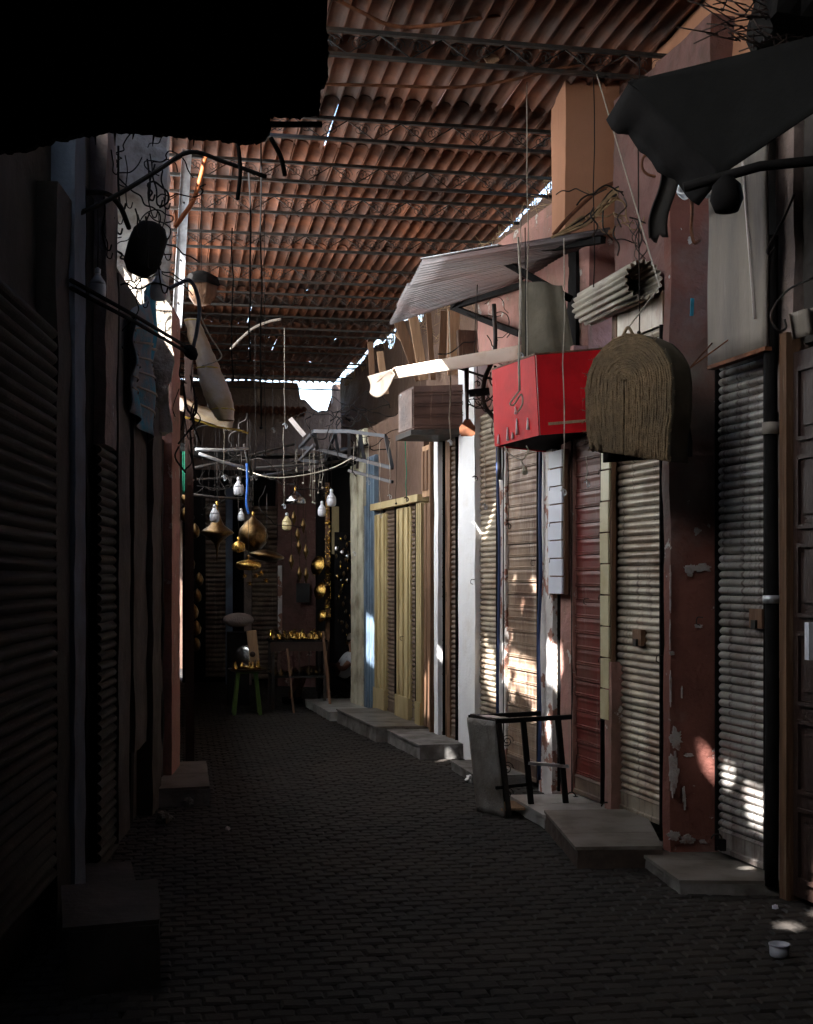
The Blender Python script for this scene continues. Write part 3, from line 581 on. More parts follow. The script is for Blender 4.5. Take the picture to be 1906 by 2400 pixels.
# ------------------------------------------------------------ sun holes: added unseen cover over the near alley, cut to aim sun
def inpoly(x, y, P):
    c = False; j = len(P) - 1
    for i in range(len(P)):
        if (P[i][1] > y) != (P[j][1] > y) and x < (P[j][0] - P[i][0]) * (y - P[i][1]) / (P[j][1] - P[i][1]) + P[i][0]: c = not c
        j = i
    return c
def back_z(p, z): t = (p.z - z) / SUN.z; q = p - SUN * t; return (q.x, q.y)
def back_x(p, x): t = (p.x - x) / SUN.x; q = p - SUN * t; return (q.y, q.z)
ZC = 5.1
holes = []
def hole_w(pix, off=0): holes.append([back_z(onWz(a, b, off), ZC) for a, b in pix])
def hole_f(pix): holes.append([back_z(atZ(a, b, 0.0), ZC) for a, b in pix])
def hole_Y(pix, Y): holes.append([back_z(atY(a, b, Y), ZC) for a, b in pix])
hole_Y([(1482, 1582), (1500, 1590), (1512, 1640), (1512, 1665), (1498, 1650), (1486, 1620)], B1.y - 0.01)
hole_w([(1528, 1620), (1545, 1622), (1548, 1640), (1540, 1655), (1526, 1645)])
hole_w([(1570, 1664), (1592, 1670), (1612, 1680), (1614, 1752), (1598, 1742), (1580, 1715)])
hole_Y([(1545, 1838), (1590, 1838), (1600, 1846), (1560, 1851)], 6.3)
hole_f([(1630, 1942), (1660, 1938), (1668, 1944), (1700, 1930), (1730, 1905), (1800, 1900), (1790, 1990), (1700, 1952), (1640, 1952)])
hole_w([(1320, 950), (1355, 948), (1380, 962), (1350, 975), (1325, 968)], 0.02)
hole_w([(1075, 1330), (1085, 1335), (1075, 1420), (1070, 1400)])
hole_w([(1078, 1460), (1092, 1420), (1100, 1395), (1133, 1405), (1140, 1440), (1140, 1510), (1120, 1530), (1104, 1500), (1088, 1480)])
hole_w([(1072, 1378), (1098, 1385), (1095, 1418), (1074, 1410)])
hole_w([(1145, 1340), (1162, 1335), (1175, 1345), (1178, 1400), (1160, 1430), (1145, 1410)], 0.09)
hole_w([(1145, 1470), (1152, 1560), (1148, 1650), (1142, 1600)], 0.09)
hole_w([(1019, 1385), (1029, 1390), (1043, 1440), (1053, 1500), (1051, 1520), (1035, 1470), (1021, 1425)])
hole_w([(1021, 1345), (1029, 1350), (1025, 1362)])
hole_w([(1025, 1370), (1040, 1380), (1046, 1420), (1034, 1412)])
hole_w([(1054, 1345), (1066, 1350), (1064, 1430), (1054, 1425)], 0.07)
hole_w([(1083, 1222), (1092, 1226), (1090, 1234)]); hole_w([(1098, 1270), (1110, 1275), (1104, 1290)]); hole_w([(1120, 1225), (1136, 1236), (1134, 1252), (1122, 1240)])
hole_Y([(1020, 1507), (1062, 1510), (1045, 1516), (1024, 1514)], 8.6)
hole_Y([(1100, 1590), (1112, 1592), (1112, 1600), (1100, 1600)], 8.8)
fa = [(829, 775), (905, 762), (980, 750), (975, 777), (905, 789), (840, 797)]; 
_q0 = atY(829, 775, 9.9); _q1 = atY(1097, 727, 9.35); _r0 = atY(840, 797, 9.86); _r1 = atY(1099, 757, 9.31)
def _fas(u0, u1, sk=0.0): holes.append([back_z(p, ZC) for p in (_q0.lerp(_q1, u0) + Vector((0, .35, .05)), _q0.lerp(_q1, u1) + Vector((0, .35, .05)), _r0.lerp(_r1, u1 + sk) - Vector((0, .03, .02)), _r0.lerp(_r1, u0 + sk) - Vector((0, .03, .02)))])
_fas(0.0, 0.46)
cs = 0.028
cv = MB(); xs0, ys0, xs1, ys1 = -0.66, 2.4, 0.85, 9.1
nx = int((xs1 - xs0) / cs); ny = int((ys1 - ys0) / cs)
bb = [(min(p[0] for p in h), max(p[0] for p in h), min(p[1] for p in h), max(p[1] for p in h)) for h in holes]
for i in range(nx):
    run = None
    for j in range(ny + 1):
        x = xs0 + (i + .5) * cs; y = ys0 + (j + .5) * cs
        op = j < ny and any(b[0] <= x <= b[1] and b[2] <= y <= b[3] and inpoly(x, y, h) for b, h in zip(bb, holes))
        if j == ny or op:
            if run is not None: cv.add([(xs0 + i * cs, run, ZC), (xs0 + (i + 1) * cs, run, ZC), (xs0 + (i + 1) * cs, ys0 + j * cs, ZC), (xs0 + i * cs, ys0 + j * cs, ZC)], [(0, 1, 2, 3)])
            run = None
        elif run is None: run = ys0 + j * cs
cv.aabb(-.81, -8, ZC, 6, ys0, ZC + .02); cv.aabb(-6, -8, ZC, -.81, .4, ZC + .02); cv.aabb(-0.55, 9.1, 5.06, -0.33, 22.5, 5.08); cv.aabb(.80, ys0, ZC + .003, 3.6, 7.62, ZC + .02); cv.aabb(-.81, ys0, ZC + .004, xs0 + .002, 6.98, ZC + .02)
cn = thing('sun_mask_cover', 'added unseen cover over the near alley, with holes that aim the sun patches', 'canopy', (0, 2, ZC)); obj('sun_mask', cv, 'tarp', cn)  # added out of view to block the sun except through its holes

# ------------------------------------------------------------ left hand row
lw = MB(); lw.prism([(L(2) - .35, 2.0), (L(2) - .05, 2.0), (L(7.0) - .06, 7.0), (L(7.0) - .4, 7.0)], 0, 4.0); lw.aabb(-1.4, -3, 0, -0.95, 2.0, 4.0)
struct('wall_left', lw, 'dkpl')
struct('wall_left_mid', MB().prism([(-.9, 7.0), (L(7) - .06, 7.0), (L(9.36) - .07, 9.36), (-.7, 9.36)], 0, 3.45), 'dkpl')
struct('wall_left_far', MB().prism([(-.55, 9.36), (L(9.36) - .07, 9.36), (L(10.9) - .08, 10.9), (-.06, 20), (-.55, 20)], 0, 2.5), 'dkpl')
# added unseen sheets over the left wall: translucent fill and sun masks
def side_sheet(name, label, x, y0, y1, z0, z1, hl):
    mb = MB(); c = 0.04; ny_ = int((y1 - y0) / c); nz_ = int((z1 - z0) / c)
    for i in range(ny_):
        run = None
        for j in range(nz_ + 1):
            yy = y0 + (i + .5) * c; zz = z0 + (j + .5) * c
            op = j < nz_ and any(inpoly(yy, zz, h) for h in hl)
            if j == nz_ or op:
                if run is not None: mb.add([(x, y0 + i * c, run), (x, y0 + (i + 1) * c, run), (x, y0 + (i + 1) * c, z0 + j * c), (x, y0 + i * c, z0 + j * c)], [(0, 1, 2, 3)])
                run = None
            elif run is None: run = z0 + j * c
    return solo(name, mb, 'fillsheet', label, 'sheeting')
FP0 = [(1634, 1944), (1660, 1939), (1672, 1945), (1700, 1930), (1730, 1905), (1850, 1890), (1850, 1990), (1712, 1958), (1640, 1954)]
side_sheet('fill_sheet', 'added translucent fill sheet above the near left shops, out of view', -0.78, 2.42, 6.9, 3.68, 5.14, [[back_x(atZ(a, b, 0.0), -0.78) for a, b in FP0]])
hs = [[back_x(onWz(a, b, 0.06), -0.5) for a, b in [(773, 1292), (782, 1300), (790, 1315), (790, 1408), (780, 1398), (773, 1388)]],
      [(9.7, 4.3), (9.86, 4.3), (9.86, 4.85), (9.7, 4.85)]]
side_sheet('fill_sheet', 'added translucent fill sheet hidden behind the crumbling pier', -0.5, 9.35, 14.6, 2.4, 5.0, hs)
struct('wall_left_upper', MB().aabb(-.6, 14.6, 2.4, -.5, 22.4, 5.04), 'dkpl')
pier_holes = [[back_x(atY(a, b, 9.02), -0.64) for a, b in P_] for P_ in ([(262, 574), (306, 574), (310, 630), (292, 672), (268, 650)], [(322, 610), (350, 628), (368, 660), (368, 728), (366, 775), (350, 810), (326, 740)], [(246, 710), (276, 730), (266, 761), (276, 778), (266, 810), (247, 800)])]
side_sheet('sun_mask_screen', 'added sun mask ahead of the crumbling pier, with holes that aim its sun patches', -0.64, 6.9, 9.36, 3.4, 5.14, pier_holes).data.materials[0] = M['wood']  # added unseen blocker, holes projected back along the sun
FP_ = [(1634, 1944), (1660, 1939), (1672, 1945), (1700, 1930), (1730, 1905), (1850, 1890), (1850, 1990), (1712, 1958), (1640, 1954)]
side_sheet('sun_mask_screen', 'added sun mask above the nearest left wall, cut to aim the floor patch', -0.78, 0.3, 2.42, 3.6, 5.14, [[back_x(atZ(a, b, 0.0), -0.78) for a, b in FP_]]).data.materials[0] = M['wood']  # added blocker out of view, shaped to pass one sun patch
lw2 = MB(); lw2.prism([(-1.3, .3), (-.8, .3), (-.8, 2.0), (-1.3, 2.0)], 0, 4.0); struct('wall_left_near', lw2, 'dkpl')
def lpost(name, label, x0, x1, z0, z1, mat, off=0.0, dep=0.3, jit=0.01, cat='post', js=3):
    A = onL(x0, off); B = onL(x1, off)     # x0 near, x1 far on the left
    d = (B - A).normalized(); n = Vector((-d.y, d.x, 0))
    poly = [(A.x, A.y), (B.x, B.y), (B.x + n.x * dep, B.y + n.y * dep), (A.x + n.x * dep, A.y + n.y * dep)]
    return solo(name, MB().prism(poly, z0, z1, max(3, int((z1 - z0) / .08)), 0.08, jit, js), mat, label, cat)
def lshutter(label, x0, x1, z0, z1, mat, off, pitch=0.05):
    A = onL(x0, off); B = onL(x1, off); x = (A - B); ln = x.length; x.normalize(); y = Vector((0, 0, 1)).cross(x)
    m = Matrix((x, y, Vector((0, 0, 1)))).transposed().to_4x4(); m.translation = B
    t = thing('roller_shutter', label, 'shutter', (A + B) / 2); me = profile(corr_profile(pitch, 0.02), ln).mesh('slat', mat)
    for i in range(int((z1 - z0) / pitch)): obj('slat', me, None, t, mw=m @ Matrix.Translation((0, 0, z0 + i * pitch)))
lshutter('black corrugated shutter at the far left edge of the picture', -40, 112, 0.3, 2.7, 'dkbrown', 0.02, 0.055)
lpost('timber_post', 'dark weathered post at the left edge beside the black shutter', 120, 148, 0, 3.3, 'dkbrown', 0.03)
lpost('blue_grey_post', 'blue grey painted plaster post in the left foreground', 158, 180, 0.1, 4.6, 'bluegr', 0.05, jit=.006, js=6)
lpost('recess_shade', 'black panel for the shade of the recess right of the blue grey post', 182, 204, 0, 3.6, 'black', -0.04)  # shade of the recess put in as a black panel
lshutter('dusty grey brown corrugated shutter on the left side', 206, 244, 0.05, 2.3, 'dkbrown', 0.0, 0.052)
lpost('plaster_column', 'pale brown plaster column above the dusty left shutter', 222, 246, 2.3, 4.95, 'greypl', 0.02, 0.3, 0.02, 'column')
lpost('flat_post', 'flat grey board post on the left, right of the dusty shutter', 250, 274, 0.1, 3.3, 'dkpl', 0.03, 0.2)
lpost('gap_shade', 'black panel for the shade of the gap beside the flat grey post on the left', 275, 281, 0, 3.0, 'black', -0.05)  # dark of the gap drawn as a black strip
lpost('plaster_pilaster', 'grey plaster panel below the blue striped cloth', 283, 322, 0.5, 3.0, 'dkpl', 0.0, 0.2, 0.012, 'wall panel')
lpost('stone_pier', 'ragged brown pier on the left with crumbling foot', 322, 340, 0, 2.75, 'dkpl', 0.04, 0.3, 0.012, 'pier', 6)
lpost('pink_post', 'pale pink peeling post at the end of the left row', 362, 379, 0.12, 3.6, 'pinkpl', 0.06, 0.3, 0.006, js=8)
lpost('brown_post', 'brown timber post beside the pale pink post on the left', 342, 358, 0, 2.6, 'dkbrown', 0.0, 0.2)
# crumbling upper pier catching the sun
lp = []
solo('crumbling_pier', MB().prism([(-0.58, 9.0), (-0.08, 9.04), (-0.08, 9.3), (-0.58, 9.3)], 2.6, 5.0, 40, 0.04, 0.045, 3.5), 'crumb', 'crumbling pale plaster pier high on the left, its lower part in sun', 'pier')
p0 = atY(394, 300, 10.2)
t = thing('galvanised_post', 'bright galvanised steel channel post supporting the roof on the left', 'post', (0.03, 10.2, 3.2))
a = atY(394, 315, 10.2); b = atY(372, 690, 10.2)
ch = MB(); ch.bar(a, b, 0.075, 0.004, up=(0, 1, 0)); dd = (b - a).normalized(); sx = Vector((0.036, 0, 0))
ch.bar(a + sx + Vector((0, -.012, 0)), b + sx + Vector((0, -.012, 0)), 0.004, 0.024, up=(0, 1, 0)); ch.bar(a - sx + Vector((0, -.012, 0)), b - sx + Vector((0, -.012, 0)), 0.004, 0.024, up=(0, 1, 0))
obj('channel', ch, 'galv', t)
for f in (0.3, 0.62, 0.86): obj('bolt', MB().lathe([(0.009, 0), (0.009, 0.006)], 8, a.lerp(b, f) + Vector((0, -.004, 0)), (0, -1, 0)), 'iron', t)
#PART2
# ------------------------------------------------------------ closing walls round the alley
eb = MB(); eb.aabb(-6, -8.3, 0, 6, -8, 5.1); struct('wall_behind', eb, 'dkpl')
obj('wall_side', MB().aabb(-1.5, -8, 0, -1.4, 2.0, 5.1), 'dkpl', kind='structure'); obj('wall_side', MB().aabb(3.5, -8, 0, 3.6, 5.6, 5.1), 'dkpl', kind='structure')
def end_top(q): return 4.985 + 0.04 * noise.noise(q * 2.1)
def hole_top(q): return 4.42 + 0.5 * abs(noise.noise(q * 2.7 + Vector((4, 0, 0)))) + 0.1 * noise.noise(q * 11) + max(0, 5 * (2.07 - q.x)) + max(0, 3 * (q.x - 2.56))
ew = thing('end_wall', 'dark brown end wall closing the alley under the bright gap', 'wall', (1, 22.5, 0))
obj('left_section', MB().prism([(-3, 22.4), (2.02, 22.4), (2.02, 22.7), (-3, 22.7)], 0, 4.8, 12, 0.15, 0.03, 2, end_top), 'brwall', ew)
obj('broken_section', MB().prism([(2.021, 22.41), (2.64, 22.41), (2.64, 22.7), (2.021, 22.7)], 0, 4.4, 6, 0.025, 0.02, 3, hole_top), 'brwall', ew)
obj('right_section', MB().prism([(2.641, 22.4), (4, 22.4), (4, 22.7), (2.641, 22.7)], 0, 4.8, 12, 0.15, 0.03, 2, end_top), 'brwall', ew)
er = MB()
for i in range(26):
    x = -0.3 + i * 0.095; er.grid(lambda u, v, x=x: Vector((x + 0.05 * -math.cos(math.pi * v), 21.9 + 0.9 * u, 4.45 + 0.05 * math.sin(math.pi * v) - .1 * u)), 2, 5, 0.008)
o = solo('tile_canopy', er, 'tile', 'lower tiled canopy beneath the bright gap at the alley end', 'canopy')
solo('far_pillar', MB().prism([(atY(585, 1200, 18.6).x, 18.6), (atY(667, 1200, 18.4).x, 18.4), (atY(667, 1200, 18.4).x + .1, 18.9), (atY(585, 1200, 18.6).x, 19)], 0, 3.05, 30, 0.1, 0.02), 'rosepl', 'wide rose plaster pillar behind the brass table', 'pillar')
solo('white_strip', MB().aabb(atY(652 - 62, 1200, 18.5).x - .03, 18.52, 0.5, atY(652 - 62, 1200, 18.5).x + .03, 18.56, 1.75), 'peelw', 'white worn corner strip on the rose pillar behind the brass table', 'strip')
def fshutter(label, x0, x1, Y, z1, mat, z0=0.1):
    a = atY(x0, 1200, Y); b = atY(x1, 1200, Y); t = thing('roller_shutter', label, 'shutter', ((a.x + b.x) / 2, Y, z0))
    mb = MB(); z = z0
    pr = corr_profile(0.07, 0.02)
    while z < z1:
        mb.add([(a.x, Y - y_, z + h) for y_, h in pr] + [(b.x, Y - y_, z + h) for y_, h in pr], [(i, (i + 1) % len(pr), len(pr) + (i + 1) % len(pr), len(pr) + i) for i in range(len(pr))]); z += 0.07
    obj('slats', mb, mat, t, kind='stuff')
fshutter('dark corrugated shutter left of the rose pillar at the far end', 531, 583, 18.7, 2.6, 'slatb')
fshutter('dim brown shutter deep on the far left behind the onion lamp', 433, 476, 19.2, 2.7, 'slatb')
solo('door_post', MB().aabb(atY(583 - 68, 1, 18.9).x, 18.9, 0, atY(530, 1, 18.9).x, 19.1, 2.9), 'greypl', 'grey plaster post between the two far shutters', 'post')
solo('door_post', MB().aabb(atY(384 + 92, 1, 19.0).x, 19.0, 0, atY(384 + 106, 1, 19.0).x, 19.2, 2.9), 'bluegr', 'blue grey post beside the dim far left shutter', 'post')
solo('shopfront_shade', MB().aabb(atY(384, 1, 19.6).x, 19.5, 0, atY(670, 1, 19.6).x, 19.7, 3.2), 'black', 'black slab for the shade of the shop interior behind the far shutters', 'shop front')  # flat black slab in place of the unlit depth
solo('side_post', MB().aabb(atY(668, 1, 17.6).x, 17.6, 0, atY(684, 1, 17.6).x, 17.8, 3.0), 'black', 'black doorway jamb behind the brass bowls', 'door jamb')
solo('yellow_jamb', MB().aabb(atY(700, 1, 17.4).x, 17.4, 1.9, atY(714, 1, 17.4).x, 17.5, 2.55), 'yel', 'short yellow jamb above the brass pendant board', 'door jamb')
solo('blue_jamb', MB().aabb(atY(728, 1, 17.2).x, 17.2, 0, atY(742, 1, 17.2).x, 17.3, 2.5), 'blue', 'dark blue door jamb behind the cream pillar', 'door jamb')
solo('interior_shade', MB().aabb(atY(684, 1, 18).x, 18.0, 0, 2.6, 18.1, 3.4), 'black', 'black slab for the shade of the shop interior behind the pendant board', 'shop front')  # unlit shop depth put in as black colour on a slab
# awnings over the far stalls
def slab(name, label, pts, th, mat, cat='awning', ribs=0):
    a, b, c, d = [Vector(p) for p in pts]
    fn = lambda u, v: a.lerp(b, u).lerp(d.lerp(c, u), v) + Vector((0, 0, 0.02 * noise.noise(Vector((u * 4, v * 4, a.x))) - 0.03 * math.sin(math.pi * u) * math.sin(math.pi * v)))
    return solo(name, MB().grid(fn, 10, 8, th), mat, label, cat)
slab('awning', 'dark sagging awning spanning the far alley above the lamps', [(0.15, 16.0, 3.1), (2.0, 16.0, 3.15), (2.0, 18.3, 3.35), (0.15, 18.3, 3.3)], 0.03, 'iron')
slab('awning', 'dark lower awning at far left above the onion lamp', [(0.0, 13.2, 2.95), (0.62, 13.3, 2.86), (0.7, 15.6, 2.95), (0.0, 15.6, 3.1)], 0.03, 'tarp')
slab('awning', 'dark tin awning left of the cream pillar', [(1.3, 14.6, 2.92), (2.1, 14.4, 3.1), (2.0, 15.9, 3.2), (1.2, 15.9, 2.98)], 0.02, 'iron')
slab('awning', 'yellow edged plastic awning on the left below the wrapped roll', [(-0.02, 10.2, 3.02), (0.42, 10.35, 2.86), (0.46, 11.8, 2.93), (-0.02, 11.8, 3.12)], 0.012, 'plastic')
e = MB().tube(smooth_pts([atY(388, 878, 10.3), atY(420, 886, 10.3), atY(455, 898, 10.3), atY(500, 905, 10.4), atY(522, 912, 10.5)], 4), 0.009, 5)
solo('awning_edge', e, 'yplast', 'ragged yellow edge rope of the plastic awning on the left', 'rope')
for lab, a, b, Y in [('bright white tube of the left awning frame, upper one', (412, 946), (523, 944), 11.5), ('bright thin rod of the left awning frame, lower one', (420, 955), (520, 985), 11.6), ('grey arched pipe over the far lamps', (520, 1005), (640, 985), 14.2), ('long dark pole under the far awning', (400, 1010), (740, 985), 15.2), ('thin dark pole across the left stall', (385, 990), (620, 935), 13.4), ('dark cross pole above the onion lamp', (395, 1040), (520, 1050), 12.8), ('rail across the far stall front, level with the shade cluster', (540, 985), (770, 965), 14.0), ('short dark pole by the blue rope', (515, 935), (530, 1000), 11.8)]:
    pa_ = atY(*a, Y); pb_ = atY(*b, Y + .2); md = (pa_ + pb_) / 2 + Vector((0, 0, -.012))
    solo('pole', MB().tube([pa_, md, pb_], 0.014, 6), 'galv' if 'white' in lab or 'bright' in lab else ('irong' if 'grey' in lab else 'iron'), lab, 'pole')
# trellis frame
t = thing('hanging_trellis', 'grey steel trellis frame hanging over the right side ahead of the yellow posts', 'trellis', (1.7, 13, 3))
tp = [atY(632, 942, 14.6), atY(662, 908, 13.2), atY(735, 908, 12.9), atY(812, 918, 12.6), atY(826, 985, 12.6), atY(735, 962, 13.2), atY(668, 945, 13.8)]
for i, j in ((0, 1), (1, 2), (2, 3), (3, 4), (4, 5), (5, 6), (6, 0), (1, 6), (2, 5)): obj('bar', MB().bar(tp[i], tp[j], 0.035, 0.035), 'irong', t)
for f in (0.3, 0.65): obj('bar', MB().bar(tp[6].lerp(tp[4], f), tp[1].lerp(tp[3], f), 0.03, 0.03), 'irong', t); obj('bar', MB().bar(tp[0].lerp(tp[4], f) - Vector((0, 0, .08)), tp[1].lerp(tp[3], f), 0.025, 0.025), 'irong', t)
for i in (0, 4, 6): obj('bar', MB().bar(tp[i] - Vector((0, 0, .14)), tp[(i + 1) % 7 if i != 4 else 5] - Vector((0, 0, .14)), 0.03, 0.03), 'irong', t)
solo('white_tube', MB().bar(atY(611, 881, 14), atY(641, 917, 14), 0.045, 0.045), 'chip', 'short pale pink tube sticking up behind the trellis', 'tube')

# ------------------------------------------------------------ corrugated awning on the right
Pn0 = atY(890, 549, 9.5); Pn1 = onWz(1285, 483, 0.04); Pf0 = atY(821, 683, 11.6); Pf1 = onWz(1100, 588, 0.03)
t = thing('corrugated_awning', 'large grey corrugated metal awning projecting from the right wall', 'awning', (2.4, 10.3, 4.1))
def caw(u, v):
    p = Pn0.lerp(Pn1, u).lerp(Pf0.lerp(Pf1, u), v); return p + Vector((0, 0, 0.019 * math.sin(v * 2 * math.pi * 26)))
for k in range(3):
    v0 = k / 3; v1 = (k + 1) / 3 + 0.01
    obj('corrugated_sheet', MB().grid(lambda u, v: caw(u, v0 + (v1 - v0) * v) + Vector((-0.02 * (k % 2), 0, 0.006 * k)), 6, 95, 0.003), 'tin', t)
obj('edge_strip', MB().bar(Pn0 + Vector((0, -.01, .012)), Pn0.lerp(Pn1, 0.45) + Vector((0, -.01, .018)), 0.05, 0.004), 'galv', t)
n1 = atY(1041, 531, 9.25); n2 = atY(953, 640, 11.4); up_ = Vector((0, 0, -0.03))
ww = onWz(1095, 695, .02); wr = onWz(1105, 590, .03); w2 = onWz(1200, 620, .02); w3 = onWz(1270, 495, .04)
for a, b in ((n1, n2), (n2, ww), (n2, wr), (n1, w2), (n1, w3)): obj('strut', MB().bar(a + up_, b + up_, 0.045, 0.045), 'black', t)
# hollow boxes under it: dark shop sign box and upper cabinet
solo('hanging_cloth', MB().grid(lambda u, v: (atY(1097, 590, 9.0).lerp(atY(1185, 600, 8.6), u)).lerp(atY(1098, 750, 8.95).lerp(atY(1212, 742, 8.55), u), v) + Vector((0, 0.03 * math.sin(u * 9), 0)), 14, 8, 0.006), 'olive', 'dusty olive brown cloth hanging under the corrugated awning', 'cloth')
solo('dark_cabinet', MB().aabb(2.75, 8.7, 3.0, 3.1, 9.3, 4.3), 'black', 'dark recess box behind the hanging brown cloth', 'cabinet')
# cream sheet awning
t = thing('sheet_awning', 'cream bent sheet metal awning lit by the sun above the red box', 'awning', (2.1, 9.8, 3.2))
q0 = atY(829, 775, 9.9); q1 = atY(1097, 727, 9.35); r0 = atY(840, 797, 9.86); r1 = atY(1099, 757, 9.31)
def sh1(u, v):
    a = q0.lerp(q1, u); b = r0.lerp(r1, u); s = v * 2
    if s <= 1: return b.lerp(a, s) + Vector((0, -0.035 * math.sin(math.pi * s * .5), 0.0))
    return a + Vector((0, 0.9 * (s - 1), 0.03 * (s - 1)))
obj('fascia_sheet', MB().grid(sh1, 16, 16, 0.004), 'sheet', t)
f0 = atY(775, 791, 11.3); f1 = q0 + Vector((-.01, .05, 0))
def sh2(u, v): return f0.lerp(f1, u) + Vector((0, 0.02, -0.20 * v * math.sin(math.pi * min(1, 0.2 + u * 0.75)) ** 0.6)) + Vector((0.03 * math.sin(v * 2.5), 0, 0))
obj('curled_flap', MB().grid(sh2, 14, 8, 0.004), 'sheet', t)
obj('rear_bar', MB().bar(atY(950, 770, 10.2), atY(1072, 810, 9.9), 0.02, 0.02), 'iron', t)
# red box
t = thing('red_box', 'bright red painted sign box with white paint runs above the shutters', 'sign box', (2.5, 8.6, 2.8))
bA = Vector((2.34, 8.28, 0)); bB = Vector((2.23, 9.02, 0)); bC = Vector((2.7, 9.05, 0)); bD = Vector((2.82, 8.12, 0))
def zz(p, y_): return zof(p, y_)
T = [Vector((p.x, p.y, z)) for p, z in ((bA, zz(bA, 748)), (bB, zz(bB, 780)), (bC, 3.12), (bD, zz(bD, 735)))]
Bt = [Vector((p.x + dx_, p.y, z)) for p, z, dx_ in ((bA, zz(bA, 916), .03), (bB, zz(bB, 940), .02), (bC, 2.5, 0), (bD, zz(bD, 905), 0))]
def panel(name, i, j, mat='red', th=0.012, e=0.004):
    a, b, c, d = T[i], T[j], Bt[j], Bt[i]
    return obj(name, MB().grid(lambda u, v: a.lerp(b, u).lerp(d.lerp(c, u), v), 2, 2, th, False), mat, t)
panel('alley_face', 1, 0); panel('front_face', 0, 3); panel('rear_face', 2, 1); 
obj('underside', MB().grid(lambda u, v: Bt[1].lerp(Bt[0], u).lerp(Bt[2].lerp(Bt[3], u), v) + Vector((0, 0, .02)), 2, 2, 0.01, False), 'black', t)
obj('top_board', MB().grid(lambda u, v: T[0].lerp(T[1], u).lerp(T[3].lerp(T[2], u), v) + Vector((-.01, 0, .004)), 2, 2, 0.01, False), 'wood', t)
obj('edge_strip', MB().bar(Bt[0].lerp(Bt[3], .1) + Vector((0, -.016, .07)), Bt[0].lerp(Bt[3], .95) + Vector((0, -.016, .075)), 0.008, 0.018), 'woodl', t)
obj('edge_strip', MB().tube([T[0] + Vector((0, -.006, 0)), Bt[0] + Vector((0, -.006, 0))], 0.006, 5), 'chip', t)
for k, (u, v0, v1) in enumerate([(0.12, .86, .98), (0.34, .8, .97), (0.56, .72, .93), (0.8, .75, .9), (0.55, .56, .66), (.45, .88, .97)]):
    a = T[1].lerp(T[0], u).lerp(Bt[1].lerp(Bt[0], u), v0); b = T[1].lerp(T[0], u).lerp(Bt[1].lerp(Bt[0], u), v1); n_ = Vector((-.018, -.002, 0))
    obj('paint_run', MB().tube([a + n_, (a * .4 + b * .6) + n_, b + n_], 0.004, 5, 0.013), 'chip', t)
# brown ribbed box
t = thing('ribbed_box', 'brown ribbed metal shutter housing box left of the white pillar', 'housing box', (2.2, 11.3, 3.1))
c0 = Vector((2.03, 11.15, 0)); c1 = Vector((2.49, 10.95, 0)); c2 = Vector((1.98, 11.6, 0)); zt_ = zof(c0, 813); zb_ = zof(c0, 905)
obj('body', MB().prism([(c0.x, c0.y), (c1.x, c1.y), (2.55, 11.6), (c2.x, c2.y)], zb_, zt_), 'boxbr', t)
m, ln = face_frame(c0, c1)     # front face towards the viewer
m, ln = face_frame(Vector((c0.x, c0.y, 0)), Vector((c1.x, c1.y, 0)))
dv = (c1 - c0).normalized(); nv = Vector((dv.y, -dv.x, 0))
for k in range(4):
    z = zb_ + 0.02 + k * (zt_ - zb_) / 4
    obj('rib', MB().bar(c0 + Vector((0, 0, z)) + nv * .006, c1 + Vector((0, 0, z)) + nv * .006, 0.012, 0.012), 'boxbr', t); obj('rib', MB().bar(c0 + Vector((0, 0, z + .022)) + nv * .006, c1 + Vector((0, 0, z + .022)) + nv * .006, 0.01, 0.01), 'boxbr', t)
obj('bottom_board', MB().prism([(c0.x - .03, c0.y - .03), (c1.x, c1.y - .03), (2.55, 11.65), (c2.x - .03, c2.y + .03)], zb_ - .05, zb_ - .002), 'iron', t)
obj('worn_side', MB().prism([(c2.x - .012, c2.y - .02), (c0.x - .012, c0.y + .02), (c0.x - .003, c0.y + .02), (c2.x - .003, c2.y - .02)], zb_ + .02, zt_ - .02), 'greypl', t)
# rolled corrugated drum
t = thing('shutter_drum', 'rolled up beige corrugated shutter drum above the straw basket', 'shutter roll', (2.62, 7.6, 3.35))
e0 = atY(1240, 648, 8.25); e1 = atY(1355, 588, 7.25); ax = (e1 - e0); la = ax.length; ax.normalize(); qr = Vector((0, 0, 1)).rotation_difference(ax)
dm = MB(); nn = 17
def drum(u, v):
    a = 2 * math.pi * v; r = 0.108 + 0.011 * math.sin(a * nn); return e0 + qr @ Vector((r * math.cos(a), r * math.sin(a), la * u))
obj('rolled_slats', MB().grid(drum, 2, nn * 8, 0.004), 'tinl', t)
obj('core', MB().lathe([(0.02, 0.02), (0.09, 0.02), (0.09, la * .5), (0.02, la * .5)], 16, e0, ax), 'black', t)
obj('spiral_end', MB().tube([e0 + qr @ Vector(((0.03 + .004 * k) * math.cos(k * .7), (0.03 + .004 * k) * math.sin(k * .7), la * .7)) for k in range(18)], 0.006, 5), 'black', t)
solo('ledge_panel', MB().prism(fpoly(1300, 1395, 0.04, .1), 3.1, 3.3, 2), 'slat', 'narrow corrugated strip above the beige shutter', 'panel')
